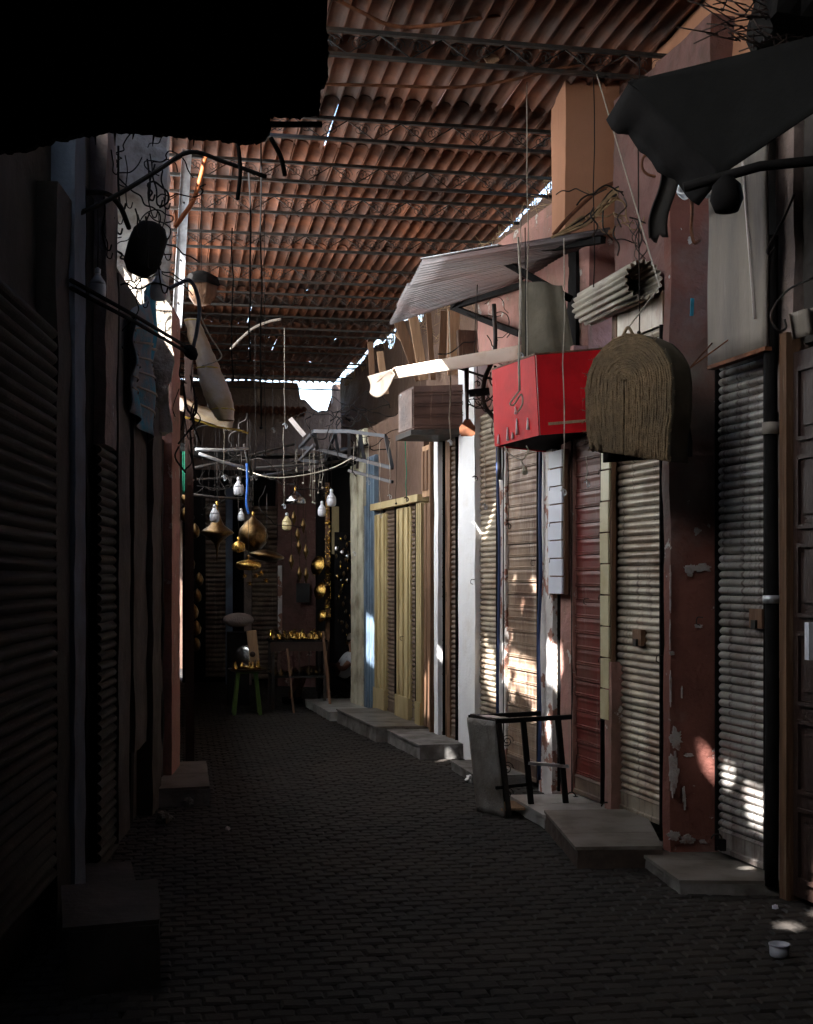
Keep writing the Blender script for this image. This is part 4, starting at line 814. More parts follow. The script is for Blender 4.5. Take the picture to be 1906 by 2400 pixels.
# straw basket
t = thing('straw_basket', 'large woven straw basket with round top hanging at right', 'basket', atY(1320, 830, 6.3))
O = atY(1322, 828, 6.3); ux = Vector((0.60, -0.80, 0)); uy = Vector((0.80, 0.60, 0)); uz = Vector((0, 0, 1))
def arch(r, k):     # inverted U, widening, slightly tilted base
    pts = []
    for i in range(25):
        s = i / 24
        if s < 0.3: x, z = -r, -0.34 + (0.34 + 0.06) * s / 0.3
        elif s > 0.7: x, z = r, 0.06 - (0.34 + 0.06 + .06) * (s - .7) / .3
        else: a = math.pi * (1 - (s - .3) / .4); x, z = r * math.cos(a), 0.06 + min(r, .24) * 1.0 * math.sin(a)
        z = max(z, -0.27 - 0.085 * (x + .23) / .46)
        if z <= -0.27 - 0.085 * (x + .23) / .46 + 1e-6: z += 0
        pts.append(O + ux * (x * 1.04 * (1.0 + .05 * math.cos(min(1.57, abs(z + .02) * 6)) - (.05 if z < -.2 else 0))) + uz * (z * 1.02) + uy * (-0.03 * (1 - (r / .24) ** 2) + 0.004 * R.uniform(-1, 1)))
    return pts
for k in range(20):
    r = 0.009 + k * 0.0119
    P_ = arch(r, k); P_ = [p + ux * (.003 * noise.noise(p * 14)) + uz * (.003 * noise.noise(p * 11)) for p in P_]
    obj('straw_braid', MB().tube(P_, 0.0072 + .0012 * (k % 3 == 0), 6), 'straw', t)
rim = MB()
def side(u, v):
    P_ = arch(0.243, 0); i = min(23, int(u * 24)); p = P_[i].lerp(P_[i + 1], u * 24 - i); return p + uy * (0.17 * v) + ux * 0.01 * v
obj('rim_wall', MB().grid(side, 48, 6, 0.012), 'olive', t)
def bot(u, v): P_ = arch(0.243, 0); return P_[1].lerp(P_[-2], u) + uy * (0.17 * v)
obj('back_wall', MB().grid(lambda u, v: O + uy * .17 + ux * ((u - .5) * .54) + uz * (-.33 + .55 * v * math.sqrt(max(.02, 1 - abs(2 * u - 1) ** 2.5)) - .0), 12, 10, 0.012), 'black', t)
fz = MB()
for i in range(140):
    P_ = arch(0.25, 0); p = R.choice(P_[:9] + P_[-4:] + P_[8:20]); fz.tube([p, p + Vector((R.uniform(-.025, .01), R.uniform(-.02, .02), R.uniform(-.02, .015)))], 0.0012, 3)
obj('frayed_straw', fz, 'straw', t, kind='stuff')
obj('handle', MB().tube(smooth_pts([O + uz * .30 - ux * .03, O + uz * .34, O + uz * .30 + ux * .03], 4), 0.008, 6), 'straw', t)
obj('cord', MB().tube([O + uz * .335, O + uz * .6 + uy * .3, Vector((O.x + .1, O.y + .8, 4.5))], 0.004, 5), 'rope', t)
obj('cord', MB().tube([O + uz * .12 + ux * .26 + uy * .17, O + uz * .3 + ux * .2 + uy * .5], 0.004, 5), 'rust', t); obj('cord', MB().tube([O + uz * .12 + ux * .26 + uy * .17, O + uz * .34 + ux * .36 + uy * .5], 0.004, 5), 'rust', t)
# black tarpaulin upper right
t = thing('black_tarpaulin', 'large black triangular tarpaulin sagging at the upper right', 'tarpaulin', (2.2, 5, 3.4))
TL_ = atY(1322, 172, 5.6); AP = atY(1520, 368, 5.3); RR_ = atY(1800, 180, 4.6); TR_ = atY(1800, 55, 4.7)
fn = lambda u, v: TL_.lerp(TR_, u).lerp(TL_.lerp(AP, min(1, u * 2)) if u < .5 else AP.lerp(RR_, u * 2 - 1), v) + Vector((0, .04 * math.sin(3 * u) * math.sin(3 * v), 0))
obj('sheet', MB().grid(fn, 20, 10, 0.006), 'tarp', t)
fn2 = lambda u, v: (TL_ + Vector((.03, .02, .03))).lerp(AP + Vector((.05, .02, .05)), u) + Vector((-0.02 * v, 0.3 * v, (-.09 - .05 * noise.noise(Vector((u * 6, 0, 0)))) * v))
obj('fold', MB().grid(fn2, 16, 4, 0.006), 'black', t)
solo('black_pole', MB().tube([atY(1440, 395, 5.2), atY(1600, 350, 5.1), atY(1800, 330, 4.9)], 0.022, 8), 'black', 'black pole under the tarpaulin at right', 'pole')
solo('black_bag', MB().lathe([(0.0, -0.09), (0.05, -.08), (0.07, -.03), (0.06, .03), (.02, .07)], 14, atY(1530, 405, 5.1)), 'black', 'small black bag hanging below the tarpaulin corner', 'bag')
solo('dark_thatch', MB().prism([(2.55, 5.2), (3.6, 5.2), (3.6, 5.9), (2.75, 5.9)], 4.05, 4.9, 10, .06, 0.05, 5), 'black', 'dark lintel above the black tarpaulin', 'lintel')
ds = MB()
for i in range(110):
    a = atY(R.uniform(1510, 1760), R.uniform(-20, 90), 5.4); ds.tube([a, a + Vector((R.uniform(-.2, .2), R.uniform(-.05, .05), R.uniform(-.1, .1)))], 0.004, 3)
obj('dark_straw', ds, 'wdoor', kind='stuff', label='tangled straw above the black tarpaulin', category='straw')
solo('rag_strip', MB().grid(lambda u, v: atY(1388, 330, 6.2).lerp(atY(1425, 330, 6.2), u) + Vector((-.05 * v + .02 * math.sin(v * 6), 0.02 * math.sin(u * 5), -.42 * v - .05 * noise.noise(Vector((u * 9, 3, 0))))), 8, 14, 0.008), 'dkbrown', 'dark brown rag strip hanging left of the tarpaulin corner', 'rag')
# twisted cables and branches on the right walls
def wire(name, label, pts, r, mat, cat='cable', n=5): return solo(name, MB().tube(smooth_pts(pts, 5), r, n), mat, label, cat)
wire('orange_conduit', 'rust coloured conduit curving up from the awning past the orange pier', [atY(1165, 495, 8.4), atY(1205, 450, 8.38), atY(1262, 400, 8.33), atY(1310, 380, 8.3), atY(1350, 372, 8.2)], 0.014, 'rust', 'conduit', 7)
for k in range(7): wire('cable', 'tangled grey cable in the bundle below the orange pier, strand %s' % ['lowest', 'thin', 'looped', 'middle', 'frayed', 'upper', 'thick'][k], [atY(1160 + k * 3, 500 - k, 8.33), atY(1205 + k * 5, 478 - 4 * k + R.uniform(-8, 8), 8.28), atY(1245, 455 + R.uniform(-14, 14), 8.25), atY(1290, 415 + R.uniform(-16, 12), 8.2), atY(1345, 385 + R.uniform(-14, 14), 8.1)], R.uniform(.005, .012), 'cable' if k % 2 else 'reed')
for k in range(9):
    x = R.uniform(1240, 1400); y_ = R.uniform(400, 500); wire('twig', ['crooked dry twig', 'bent wire end', 'loose cable stub', 'split branch end'][k % 3] + ' on the rose wall %s' % ['near the pier', 'below the conduit', 'left of the red pillar', 'above the shutter drum'][k // 3], [atY(x, y_, 7.6), atY(x + R.uniform(-10, 10), y_ + 18, 7.55), atY(x + R.uniform(-14, 14), y_ + 40, 7.58), atY(x + R.uniform(-8, 26), y_ + 62, 7.6)], R.uniform(.003, .006), 'iron', 'twig')
wire('hose_loop', 'dark loop of hose hanging left of the tarpaulin', [atY(1378, 322, 6.6), atY(1356, 330, 6.6), atY(1352, 352, 6.6), atY(1362, 366, 6.6), atY(1380, 372, 6.6)], 0.008, 'rust', 'hose')
wire('bent_rod', 'thin scrolled iron rod in front of the dark wall at the right edge', [atY(1712, 585, 5.6), atY(1660, 610, 5.7), atY(1628, 650, 5.7), atY(1625, 675, 5.7), atY(1640, 695, 5.7), atY(1655, 690, 5.7), atY(1652, 672, 5.7)], 0.006, 'iron', 'rod')
wire('cable_loop', 'dark looped cable on the stained wall at upper right', [atY(1672, 410, 5.8), atY(1650, 460, 5.8), atY(1618, 520, 5.8), atY(1620, 535, 5.8), atY(1632, 520, 5.8)], 0.006, 'cable')
wire('hose_end', 'dark hose end curling out over the red pillar', [atY(1452, 395, 6.2), atY(1458, 440, 6.5), atY(1456, 480, 6.6), atY(1462, 510, 6.6), atY(1475, 505, 6.6)], 0.011, 'rust', 'hose')
solo('metal_flashing', MB().grid(lambda u, v: atY(1432, 378, 6.4).lerp(atY(1500, 372, 6.3), u) + Vector((0, .05 * math.sin(v * 3), -.09 * v - .02 * math.sin(u * 9))), 12, 6, 0.006), 'galv', 'crumpled grey metal flashing under the tarpaulin corner', 'flashing')
solo('paper_bag', MB().grid(lambda u, v: atY(1660, 660, 5.55).lerp(atY(1740, 640, 5.5), u) + Vector((0.02 * v, .03 * math.sin(u * 12), -.12 * v)), 14, 5, 0.004), 'stain', 'bundle of pale paper strips hung on the wall at the right edge', 'paper')
solo('wall_notice', MB().aabb(*(lambda p: (p.x - .02, p.y - .03, p.z - .17, p.x + .02, p.y + .01, p.z))(atY(1705, 1310, 5.4))), 'signw', 'small pale framed notice on the door at the right edge', 'notice')
solo('blue_tag', MB().bar(onWz(1458, 628, .30), onWz(1456, 665, .30), 0.018, 0.008), 'teal', 'small blue plastic strip stuck on the red pillar', 'tag')
# planks in the upper opening and pipes
for k, (x0, y0, x1, y1, Y, wd) in enumerate([(838, 672, 885, 800, 12.2, .10), (868, 655, 893, 800, 12.1, .09), (902, 660, 912, 800, 12.0, .05), (835, 700, 852, 720, 12.4, .05), (935, 655, 930, 780, 11.7, .07), (955, 650, 955, 790, 11.5, .11), (780, 720, 784, 800, 13.5, .06), (800, 740, 812, 830, 13.2, .07)]):
    solo('timber_plank', MB().bar(atY(x0, y0, Y), atY(x1, y1, Y), wd, .02, up=(0, 1, 0)), 'woodl' if k % 2 else 'wood', ['leaning wide brown plank left of the bright slot', 'leaning dark plank beside the bright slot', 'narrow pale plank right of the bright slot', 'short plank stub under the awning corner', 'upright dark plank above the ribbed box', 'broad orange brown plank above the ribbed box', 'small plank by the far eave', 'tilted plank behind the curled flap'][k], 'plank')
wire('pipe', 'dark vertical pipe in front of the white pillar top', [atY(1040, 640, 10.0), atY(1042, 740, 10.0), atY(1020, 800, 10.0), atY(1019, 850, 10.0), atY(1040, 880, 10.0), atY(1050, 905, 10.0), atY(1052, 1010, 10.0)], 0.018, 'iron', 'pipe', 8)
wire('pipe', 'rusty pipe on the right edge of the white pillar top', [atY(1043, 770, 10.1), atY(1043, 880, 10.1)], 0.013, 'iron', 'pipe', 6)
solo('bracket_plate', MB().bar(atY(988, 828, 9.9), atY(1030, 824, 9.9), .06, .02, up=(0, 1, 0)), 'black', 'black drilled bracket plate beside the white pillar', 'bracket')
t = thing('rusty_paddle', 'rusty flat paddle hanging in front of the white pillar', 'paddle', atY(984, 900, 9.9))
P_ = [atY(a, b, 9.9) for a, b in ((968, 900), (980, 882), (990, 882), (1001, 900), (1000, 915), (994, 918), (972, 918), (968, 913))]
obj('blade', MB().add([p for p in P_] + [p + Vector((0, .012, 0)) for p in P_], [tuple(reversed(range(8))), tuple(range(8, 16))] + [(i, (i + 1) % 8, 8 + (i + 1) % 8, 8 + i) for i in range(8)]), 'rust', t)
obj('shaft', MB().tube([atY(982, 760, 9.92), atY(984, 884, 9.9)], 0.022, 8, 0.012), 'wdoor', t)
for k, (cx, cy_) in enumerate([(1010, 843), (1020, 850), (1000, 848), (1015, 835), (1025, 858)]): wire('coat_hook', 'curved wire hook under the bracket plate, %s' % ['nearest the pillar', 'second along', 'outermost', 'upper', 'lowest'][k], [atY(cx - 14, cy_ - 6, 9.85), atY(cx - 4, cy_ + 8, 9.85), atY(cx + 10, cy_ + 6, 9.85), atY(cx + 15, cy_ - 5, 9.85)], .004, 'iron', 'hook')
# ------------------------------------------------------------ strings with hooks
def hookstring(x, ytop, ybot, Y, mat='rope', r=0.003, label='', hook=True, grp='hook strings hung across the alley', x2=None):
    a = atY(x, ytop, Y); b = atY(x2 or x, ybot, Y); t = thing('hook_string', label, 'string', b, grp)
    n = 6; pts = [a.lerp(b, i / n) + Vector((R.uniform(-.008, .008), R.uniform(-.008, .008), 0)) for i in range(n + 1)]
    obj('string', MB().tube(pts, r, 4), mat, t)
    if hook: obj('hook', MB().tube([b] + [b + Vector((0.022 * math.sin(s), 0, -0.05 - 0.022 * math.cos(s) + .02)) for s in [0.3 + k * .55 for k in range(8)]][::-1][::-1], r * 1.25, 5), 'galv' if mat == 'rope' else 'iron', t)
    else: obj('knot', MB().lathe([(0, -.012), (.01, -.006), (.011, .004), (0, .012)], 8, b), mat, t)
hs_ = [(947, 655, 925, 10.4, 'rope', .006, 'thick pale cord with steel hook before the ribbed box'), (1111, 170, 830, 8.6, 'rope', .004, 'long string falling in front of the red box left face'), (1105, 480, 845, 8.5, 'cable', .004, 'dark cord hanging over the red box left face'),
 (1186, 500, 1028, 8.0, 'rope', .004, 'long string falling in front of the red box front face'), (1250, 150, 640, 7.9, 'cable', .004, 'dark cord in front of the orange pier'), (1345, 120, 700, 6.9, 'cable', .004, 'dark cord above the straw basket'),
 (1000, 640, 1000, 10.2, 'cable', .004, 'dark string down the white pillar'), (1005, 600, 800, 9.8, 'cable', .004, 'dark cord from the awning to a knot of hooks'), (1095, 460, 740, 8.6, 'rope', .003, 'short string near the brown cloth'), (1020, 930, 1060, 9.7, 'rope', .004, 'pale hook string before the corrugated shutter'),
 (855, 895, 1045, 11.8, 'greenc', .005, 'frayed green grey string left of the ribbed box'), (600, 690, 890, 11.0, 'rope', .004, 'long string with hook in the middle of the alley'), (597, 900, 1060, 12, 'rope', .003, 'string below the hooked one in mid alley'), (490, 480, 800, 8.3, 'black', .006, 'thick black cord hanging on the left of the roof'),
 (525, 360, 760, 7.7, 'black', .007, 'black cord with tangles left of centre'), (550, 300, 900, 7.6, 'black', .006, 'longest black cord left of centre'), (558, 420, 960, 9, 'cable', .003, 'thin dark cord beside the black cords'), (471, 830, 1000, 11, 'rope', .003, 'string at the left lamps'), (537, 700, 1000, 11.5, 'cable', .004, 'dark string above the big bulb'), (575, 780, 900, 12, 'cable', .003, 'thin string near the long roof rod'),
 (1070, 900, 1100, 9.5, 'cable', .004, 'dark string on the flaking brown post'), (1235, 960, 1010, 8.2, 'rope', .003, 'short hook string by the white slat board'), (800, 930, 1080, 12.3, 'rope', .0025, 'thin string under the trellis right end'), (775, 920, 1010, 12.4, 'rope', .0025, 'thin string under the trellis, third from right'), (745, 930, 1160, 13, 'rope', .0025, 'thin string before the cream pillar'), (820, 930, 1040, 12.2, 'rope', .0025, 'thin string at the trellis end'), (690, 940, 1020, 13.5, 'cable', .0025, 'short cord under the trellis left part'), (834, 920, 1060, 11.9, 'cable', .0025, 'dark thread right of the trellis')]
for h in hs_: hookstring(h[0], h[1], h[2], h[3], h[4], h[5], h[6], 'string' in h[6] or 'hook' in h[6], None)
for i in range(22): hookstring(R.uniform(612, 700), 945, R.uniform(985, 1060), R.uniform(13.6, 14.8), 'rope' if i % 2 else 'cable', .0022, 'fine string in the cluster hanging from the trellis above the pendants', False, 'fine strings under the trellis')
for i in range(18): hookstring(R.uniform(395, 530), R.uniform(870, 960), R.uniform(1000, 1090), R.uniform(11.8, 13.5), 'cable', .0028, 'dark string in the tangle over the left brass lamps', i % 3 == 0, 'dark strings over the left lamps')
wire('blue_rope', 'bright blue plastic rope hanging above the brass lamps', [atY(520, 975, 11.7), atY(521, 1020, 11.7), atY(519, 1060, 11.7), atY(524, 1082, 11.7)], .011, mk('blue_rope_plastic', (0.05, 0.2, 0.7), 0.2, 30, 0.5, bump=0), 'rope')
wire('power_cable', 'slack pale cable sagging across the far alley', [atY(500, 985, 13), atY(570, 1005, 13), atY(640, 1000, 13), atY(700, 985, 13), atY(740, 965, 12.8)], .006, 'rope')
wire('roof_conduit', 'rusty conduit sagging under the roof, nearest one', [atY(690, -10, 7.5), atY(760, 25, 7.6), atY(830, 55, 7.7), atY(930, 52, 7.7), atY(1060, 30, 7.6), atY(1180, 12, 7.5)], .013, 'rust', 'conduit', 7)
wire('roof_conduit', 'rusty conduit sagging under the roof between the first trusses', [atY(670, 177, 8.4), atY(800, 180, 8.4), atY(960, 184, 8.4), atY(1080, 168, 8.3), atY(1200, 140, 8.2), atY(1330, 128, 8.1)], .011, 'rust', 'conduit', 7)
wire('roof_hose', 'brown hose arching to the orange pier at the top right', [atY(1200, 62, 7.7), atY(1290, 45, 7.7), atY(1350, 42, 7.6), atY(1400, 52, 7.6), atY(1420, 58, 7.6)], .014, 'rust', 'hose', 7)
wire('orange_pipe', 'long orange red bent pipe near the galvanised post', [atY(432, 330, 8.6), atY(425, 365, 8.6), atY(408, 420, 8.6), atY(385, 455, 8.6), atY(368, 478, 8.6)], .016, 'ocable', 'pipe', 7)
t = thing('roof_plank', 'lumpy pale board tied under the roof at upper right', 'board', atY(1070, 95, 8.2)); obj('board', MB().bar(atY(1022, 128, 8.2), atY(1072, 92, 8.15), .10, .03, up=(0, 1, 0)), 'woodl', t); obj('board', MB().bar(atY(1075, 88, 8.15), atY(1125, 40, 8.1), .12, .03, up=(0, 1, 0)), 'cream', t)
wire('tube_lamp_arc', 'pale curved strip hanging under the roof in mid alley', [atY(486, 735, 12), atY(505, 715, 12), atY(535, 690, 12), atY(570, 676, 12), atY(592, 672, 12)], .013, 'stain', 'strip', 6)
# socket on cable below the red box
t = thing('bulb_holder', 'pale empty bulb holder on a twisted cord under the red box', 'bulb holder', atY(1103, 985, 8.3))
obj('cord', MB().tube(smooth_pts([atY(1062, 940, 8.4), atY(1072, 955, 8.35), atY(1098, 968, 8.3), atY(1112, 950, 8.3), atY(1108, 938, 8.3)], 5), .005, 5), 'rope', t); obj('cord_drop', MB().tube(smooth_pts([atY(1096, 966, 8.3), atY(1100, 975, 8.3), atY(1104, 988, 8.3)], 4), .005, 5), 'rope', t)
obj('socket', MB().lathe([(0.006, .03), (.014, .02), (.02, .0), (.022, -.02), (.012, -.03), (0, -.032)], 10, atY(1105, 990, 8.3)), 'cream', t)
t = thing('knotted_cord', 'looped pale cord with knot hanging over the red box', 'cord', atY(1094, 835, 8.2)); obj('strands', MB().tube(smooth_pts([atY(1091, 500, 8.6), atY(1097, 620, 8.4), atY(1093, 740, 8.2), atY(1094, 822, 8.2)], 4), .008, 5), 'rope', t)
obj('loop', MB().tube(smooth_pts([atY(1094, 822, 8.2), atY(1080, 840, 8.2), atY(1074, 850, 8.2), atY(1082, 852, 8.2), atY(1097, 830, 8.2), atY(1100, 850, 8.2), atY(1090, 868, 8.2)], 4), .006, 5), 'rope', t)

# ------------------------------------------------------------ bulbs and lamps
def bulb(x, y, h, Y, label, mat='glassw', cord=120):
    c = atY(x, y, Y); s = h * K * Y / 3000 / 2.0; t = thing('light_bulb', label, 'light bulb', c)      # h display px tall
    obj('globe', MB().lathe([(0, -s), (s * .35, -s * .95), (s * .56, -s * .8), (s * .6, -s * .3), (s * .58, 0), (s * .56, .02 * s)], 18, c), mat, t)
    sh_ = obj('shell', MB().lathe([(s * .58, .02 * s), (s * .52, s * .25), (s * .3, s * .55), (s * .2, s * .75), (s * .17, s * .8)], 18, c), mat, t)
    obj('socket', MB().lathe([(s * .2, s * .8), (s * .22, s * .85), (s * .2, s * 1.15), (s * .05, s * 1.25)], 12, c), 'galv', sh_)
    obj('cord', MB().tube([c + Vector((0, 0, s * 1.2)), c + Vector((.004, 0, s * 1.2 + cord * K * Y / 6000)), c + Vector((0, 0, s * 1.2 + cord * K * Y / 3000))], .003, 4), 'cable', t)
bulb(503, 1026, 36, 12, 'white bulb highest of those left of the blue rope'); bulb(452, 1083, 34, 12, 'white bulb just above the dark onion lamp'); bulb(508, 1085, 24, 13, 'dim white bulb right beside the blue rope end')
bulb(604, 1100, 34, 14.2, 'yellowed bulb hanging before the rose pillar', 'bulby', 100); bulb(678, 1073, 30, 14, 'white bulb lower of the two right of centre'); bulb(698, 1050, 34, 14, 'white bulb upper of the two right of centre')
bulb(206, 600, 58, 6.6, 'big dim bulb in the dark at far left'); bulb(334, 604, 58, 7.6, 'big dim bulb in front of the crumbling pier')
def lamp(name, label, x, y, Y, prof, mat, ax=None, cord=True, cat='lamp'):
    c = atY(x, y, Y); t = thing(name, label, cat, c); obj('body', MB().lathe(prof, 24, c, ax), mat, t)
    top = max(p[1] for p in prof)
    if cord: obj('chain', MB().tube([c + Vector((0, 0, top * .9)), c + Vector((0, 0, top + .55))], .004, 4), 'iron', t)
    obj('finial', MB().lathe([(0, .03), (.014, .02), (.01, 0), (.016, -.015), (0, -.02)], 8, c + Vector((0, 0, top + .01 if not ax else .0))), 'brass', t)
S_ = 12.3 * K / 3000
lamp('onion_lamp', 'dark polished onion shaped hanging lamp with long spike on the left', 457, 1130, 12.3, [(0, -.26), (.006, -.2), (.014, -.12), (.03, -.06), (.1, .0), (.165, .035), (.14, .06), (.07, .11), (.04, .17), (.02, .24), (.01, .3)], 'dkbrass')
lamp('round_lamp', 'large round dark patterned brass lamp left of the rose pillar', 533, 1128, 12.6, [(.02, -.16), (.07, -.14), (.13, -.07), (.145, 0), (.13, .07), (.08, .13), (.03, .17), (.012, .2)], 'dkbrass')
lamp('flat_lamp', 'wide flattened brass lamp, right one below the round lamp', 562, 1170, 12.4, [(.01, -.055), (.09, -.045), (.16, -.015), (.17, 0), (.16, .015), (.09, .045), (.01, .055)], 'dkbrass', (0.12, 0, 1))
lamp('flat_lamp', 'small flattened gold lamp, left one below the round lamp', 523, 1190, 12.2, [(.01, -.05), (.08, -.045), (.12, -.015), (.125, 0), (.11, .03), (.04, .05), (.01, .06)], 'brass')
lamp('pierced_lamp', 'small pierced brass cup lamp left of the round lamp', 502, 1152, 12.1, [(.01, -.05), (.05, -.04), (.062, 0), (.055, .03), (.03, .05), (.01, .06)], 'brass')
c = atY(502, 1152, 12.1); pk_ = MB()
for i in range(40):
    a = i * 2.4; z = -.035 + .07 * i / 40; pk_.lathe([(.004, 0), (.004, .004)], 5, c + Vector((.06 * math.cos(a), .06 * math.sin(a), z)), (math.cos(a), math.sin(a), 0))
obj('studs', pk_, 'brass', kind='stuff', label='bright studs on the small pierced lamp', category='studs')
lamp('shade_lamp', 'grey metal lamp shade cluster under the trellis strings', 622, 1050, 14.2, [(.10, -.06), (.12, -.05), (.11, 0), (.06, .05), (.02, .08), (.01, .1)], 'silver')
for k, (zx, zy) in enumerate([(990, 1420), (1065, 1480), (1020, 1560), (1030, 1650), (1085, 1690), (970, 1770), (1035, 1870), (1088, 1880)]):
    x = (400 + zx / 3.424) / K; y = (800 + zy / 3.424) / K
    c = atY(x, y, 14.3); t = thing('spindle_pendant', 'dark pointed brass pendant lamp, %s before the rose pillar' % ['topmost', 'upper right', 'second from the top on the left', 'central', 'right middle', 'lower left', 'lowest', 'lowest right'][k], 'pendant', c)
    obj('spindle', MB().lathe([(.0, -.095), (.012, -.06), (.03, -.01), (.032, .01), (.015, .06), (.0, .095)], 8, c), 'dkbrass', t); obj('thread', MB().tube([c + Vector((0, 0, .09)), c + Vector((0, 0, .5))], .002, 3), 'cable', t)
for k, (x, y) in enumerate([(540, 1212), (526, 1228), (550, 1206), (515, 1212), (560, 1222)]):
    c = atY(x, y, 12.2); st = MB(); r1_, r2_ = .035, .012
    vs = [c + Vector(((r1_ if i % 2 == 0 else r2_) * math.sin(i * math.pi / 5), 0, (r1_ if i % 2 == 0 else r2_) * math.cos(i * math.pi / 5))) for i in range(10)] + [c + Vector((0, -.012, 0)), c + Vector((0, .012, 0))]
    st.add(vs, [(i, (i + 1) % 10, 10) for i in range(10)] + [((i + 1) % 10, i, 11) for i in range(10)]); solo('star_ornament', st, 'brass', 'small brass star under the gold lamp, %s' % ['second from right', 'lowest', 'upper', 'leftmost', 'rightmost'][k], 'ornament')
# brass bowls on the post
for k, (x, y, r) in enumerate([(667, 1190, .115), (672, 1243, .10), (676, 1297, .075)]):
    c = atY(x, y, 15.6); t = thing('brass_bowl', 'shiny brass bowl mounted on the glittering post, %s' % ['top', 'middle', 'bottom'][k], 'bowl', c)
    obj('bowl', MB().lathe([(0, -.45 * r), (.35 * r, -.42 * r), (.7 * r, -.25 * r), (.95 * r, .05 * r), (1.05 * r, .12 * r), (1.0 * r, .14 * r), (.88 * r, .08 * r), (.6 * r, -.16 * r), (0, -.36 * r)], 24, c, (0.75, 0.5, -.2)), 'brass', t)
    obj('rim', MB().lathe([(1.04 * r, .1 * r), (1.08 * r, .13 * r), (1.04 * r, .16 * r)], 24, c, (0.75, 0.5, -.2)), 'brass', t)
t = thing('glitter_post', 'tall post hung with glittering brass chains at the brass stall', 'post', (atY(690, 1, 15.7).x, 15.7, 0))
px_ = atY(690, 1200, 15.7).x; obj('post', MB().aabb(px_ - .025, 15.7, 0, px_ + .025, 15.75, 2.75), 'wood', t); cm = MB()
for i in range(260):
    z = R.uniform(1.05, 2.7); cm.lathe([(0, -.012), (R.uniform(.008, .016), 0), (0, .012)], 5, (px_ + R.uniform(-.035, .035), 15.67 + R.uniform(-.015, .01), z), (R.uniform(-1, 1), R.uniform(-1, 1), R.uniform(-1, 1)))
obj('brass_beads', cm, 'brass', t, kind='stuff')
t = thing('pendant_board', 'dark board crowded with hanging brass ornaments beside the cream pillar', 'display board', (atY(727, 1, 16.2).x, 16.2, 1.2))
x0_ = atY(705, 1, 16.2).x; x1_ = atY(752, 1, 16.2).x; zt_ = zof(Vector((x0_, 16.2, 0)), 1120); obj('board', MB().aabb(x0_, 16.2, .3, x1_, 16.24, zt_), 'black', t)
for i in range(60):
    x = R.uniform(x0_ + .02, x1_ - .02); z = R.uniform(.75, zt_ - .04); s = R.uniform(.012, .028)
    obj('brass_ornament', MB().lathe([(0, -1.8 * s), (s * .7, -.4 * s), (s * .6, .5 * s), (0, 1.4 * s)], 6, (x, 16.19, z)), R.choice(['brass', 'dkbrass', 'dkbrass', 'dkbrass', 'silver']), t)
for k, x in enumerate((712, 724, 735)):
    c = atY(x, 1155 + 8 * k, 16.15); solo('hand_mirror', MB().lathe([(0, .004), (.04, .004), (.045, 0), (.04, -.004), (0, -.004)], 16, c, (0, -1, .1)), 'silver', 'small oval metal mirror on the ornament board, %s' % ['left', 'middle', 'right'][k], 'mirror')
# ------------------------------------------------------------ brass stall, table, stool, chair, person
def legt(t, pts, z, r, mat):
    for p in pts: obj('leg', MB().bar((p[0], p[1], 0), (p[0] + p[2] if len(p) > 2 else p[0], p[1], z), r, r), mat, t)
TY = 15.3; xa = atY(570, 1, TY).x; xb = atY(690, 1, TY).x
t = thing('brass_table', 'dark tall table heaped with glittering brassware', 'table', ((xa + xb) / 2, TY, 0))
obj('table_top', MB().aabb(xa, TY, .80, xb, TY + .7, .83), 'black', t); obj('shelf', MB().aabb(xa + .02, TY + .05, .38, xb - .02, TY + .65, .4), 'black', t); obj('apron', MB().aabb(xa, TY - .02, .70, xb, TY - .002, .81), 'wdoor', t)
legt(t, [(xa + .03, TY + .03), (xb - .03, TY + .03), (xa + .03, TY + .66), (xb - .03, TY + .66)], .8, .035, 'iron')
for i in range(5): obj('rod', MB().bar((xa + .1 + i * .12, TY + .01, .4), (xa + .1 + i * .12, TY + .01, .7), .008, .008), 'iron', t)
kinds = [([(0.0, 0), (.03, .0), (.034, .03), (.02, .05), (.024, .075), (.0, .08)], 'cup'), ([(0, 0), (.02, 0), (.045, .02), (.05, .035), (.046, .036), (.02, .012), (0, .01)], 'dish'), ([(0, 0), (.025, 0), (.03, .02), (.012, .05), (.008, .09), (.016, .1), (0, .105)], 'candlestick'), ([(0, 0), (.035, .005), (.04, .03), (.03, .055), (.01, .065), (.008, .08), (0, .085)], 'teapot')]
kme = [MB().lathe(p, 12).mesh(n_, 'brass') for p, n_ in kinds]; kme2 = [m_.copy() for m_ in kme]
for m_ in kme2: m_.materials[0] = M['dkbrass']
for i in range(120):
    k = R.randrange(4); o = bpy.data.objects.new('brass_' + kinds[k][1], (kme if R.random() < .6 else kme2)[k]); o.location = (R.uniform(xa + .03, xb - .03), R.uniform(TY + .03, TY + .62), .83); sc_ = R.uniform(.6, 1.15); o.scale = (sc_, sc_, sc_); o.rotation_euler = (0, 0, R.uniform(0, 6)); col.objects.link(o)
    o['label'] = 'small brass %s in the heap on the tall dark table' % kinds[k][1]; o['category'] = kinds[k][1]; o['group'] = 'brassware on the tall table'
for i in range(18):
    k = R.randrange(4); o = bpy.data.objects.new('brass_' + kinds[k][1], kme2[k]); o.location = (R.uniform(xa + .05, xb - .05), R.uniform(TY + .1, TY + .5), .4); col.objects.link(o)
    o['label'] = 'dim brass %s on the lower shelf of the dark table' % kinds[k][1]; o['category'] = kinds[k][1]; o['group'] = 'brassware on the lower shelf'
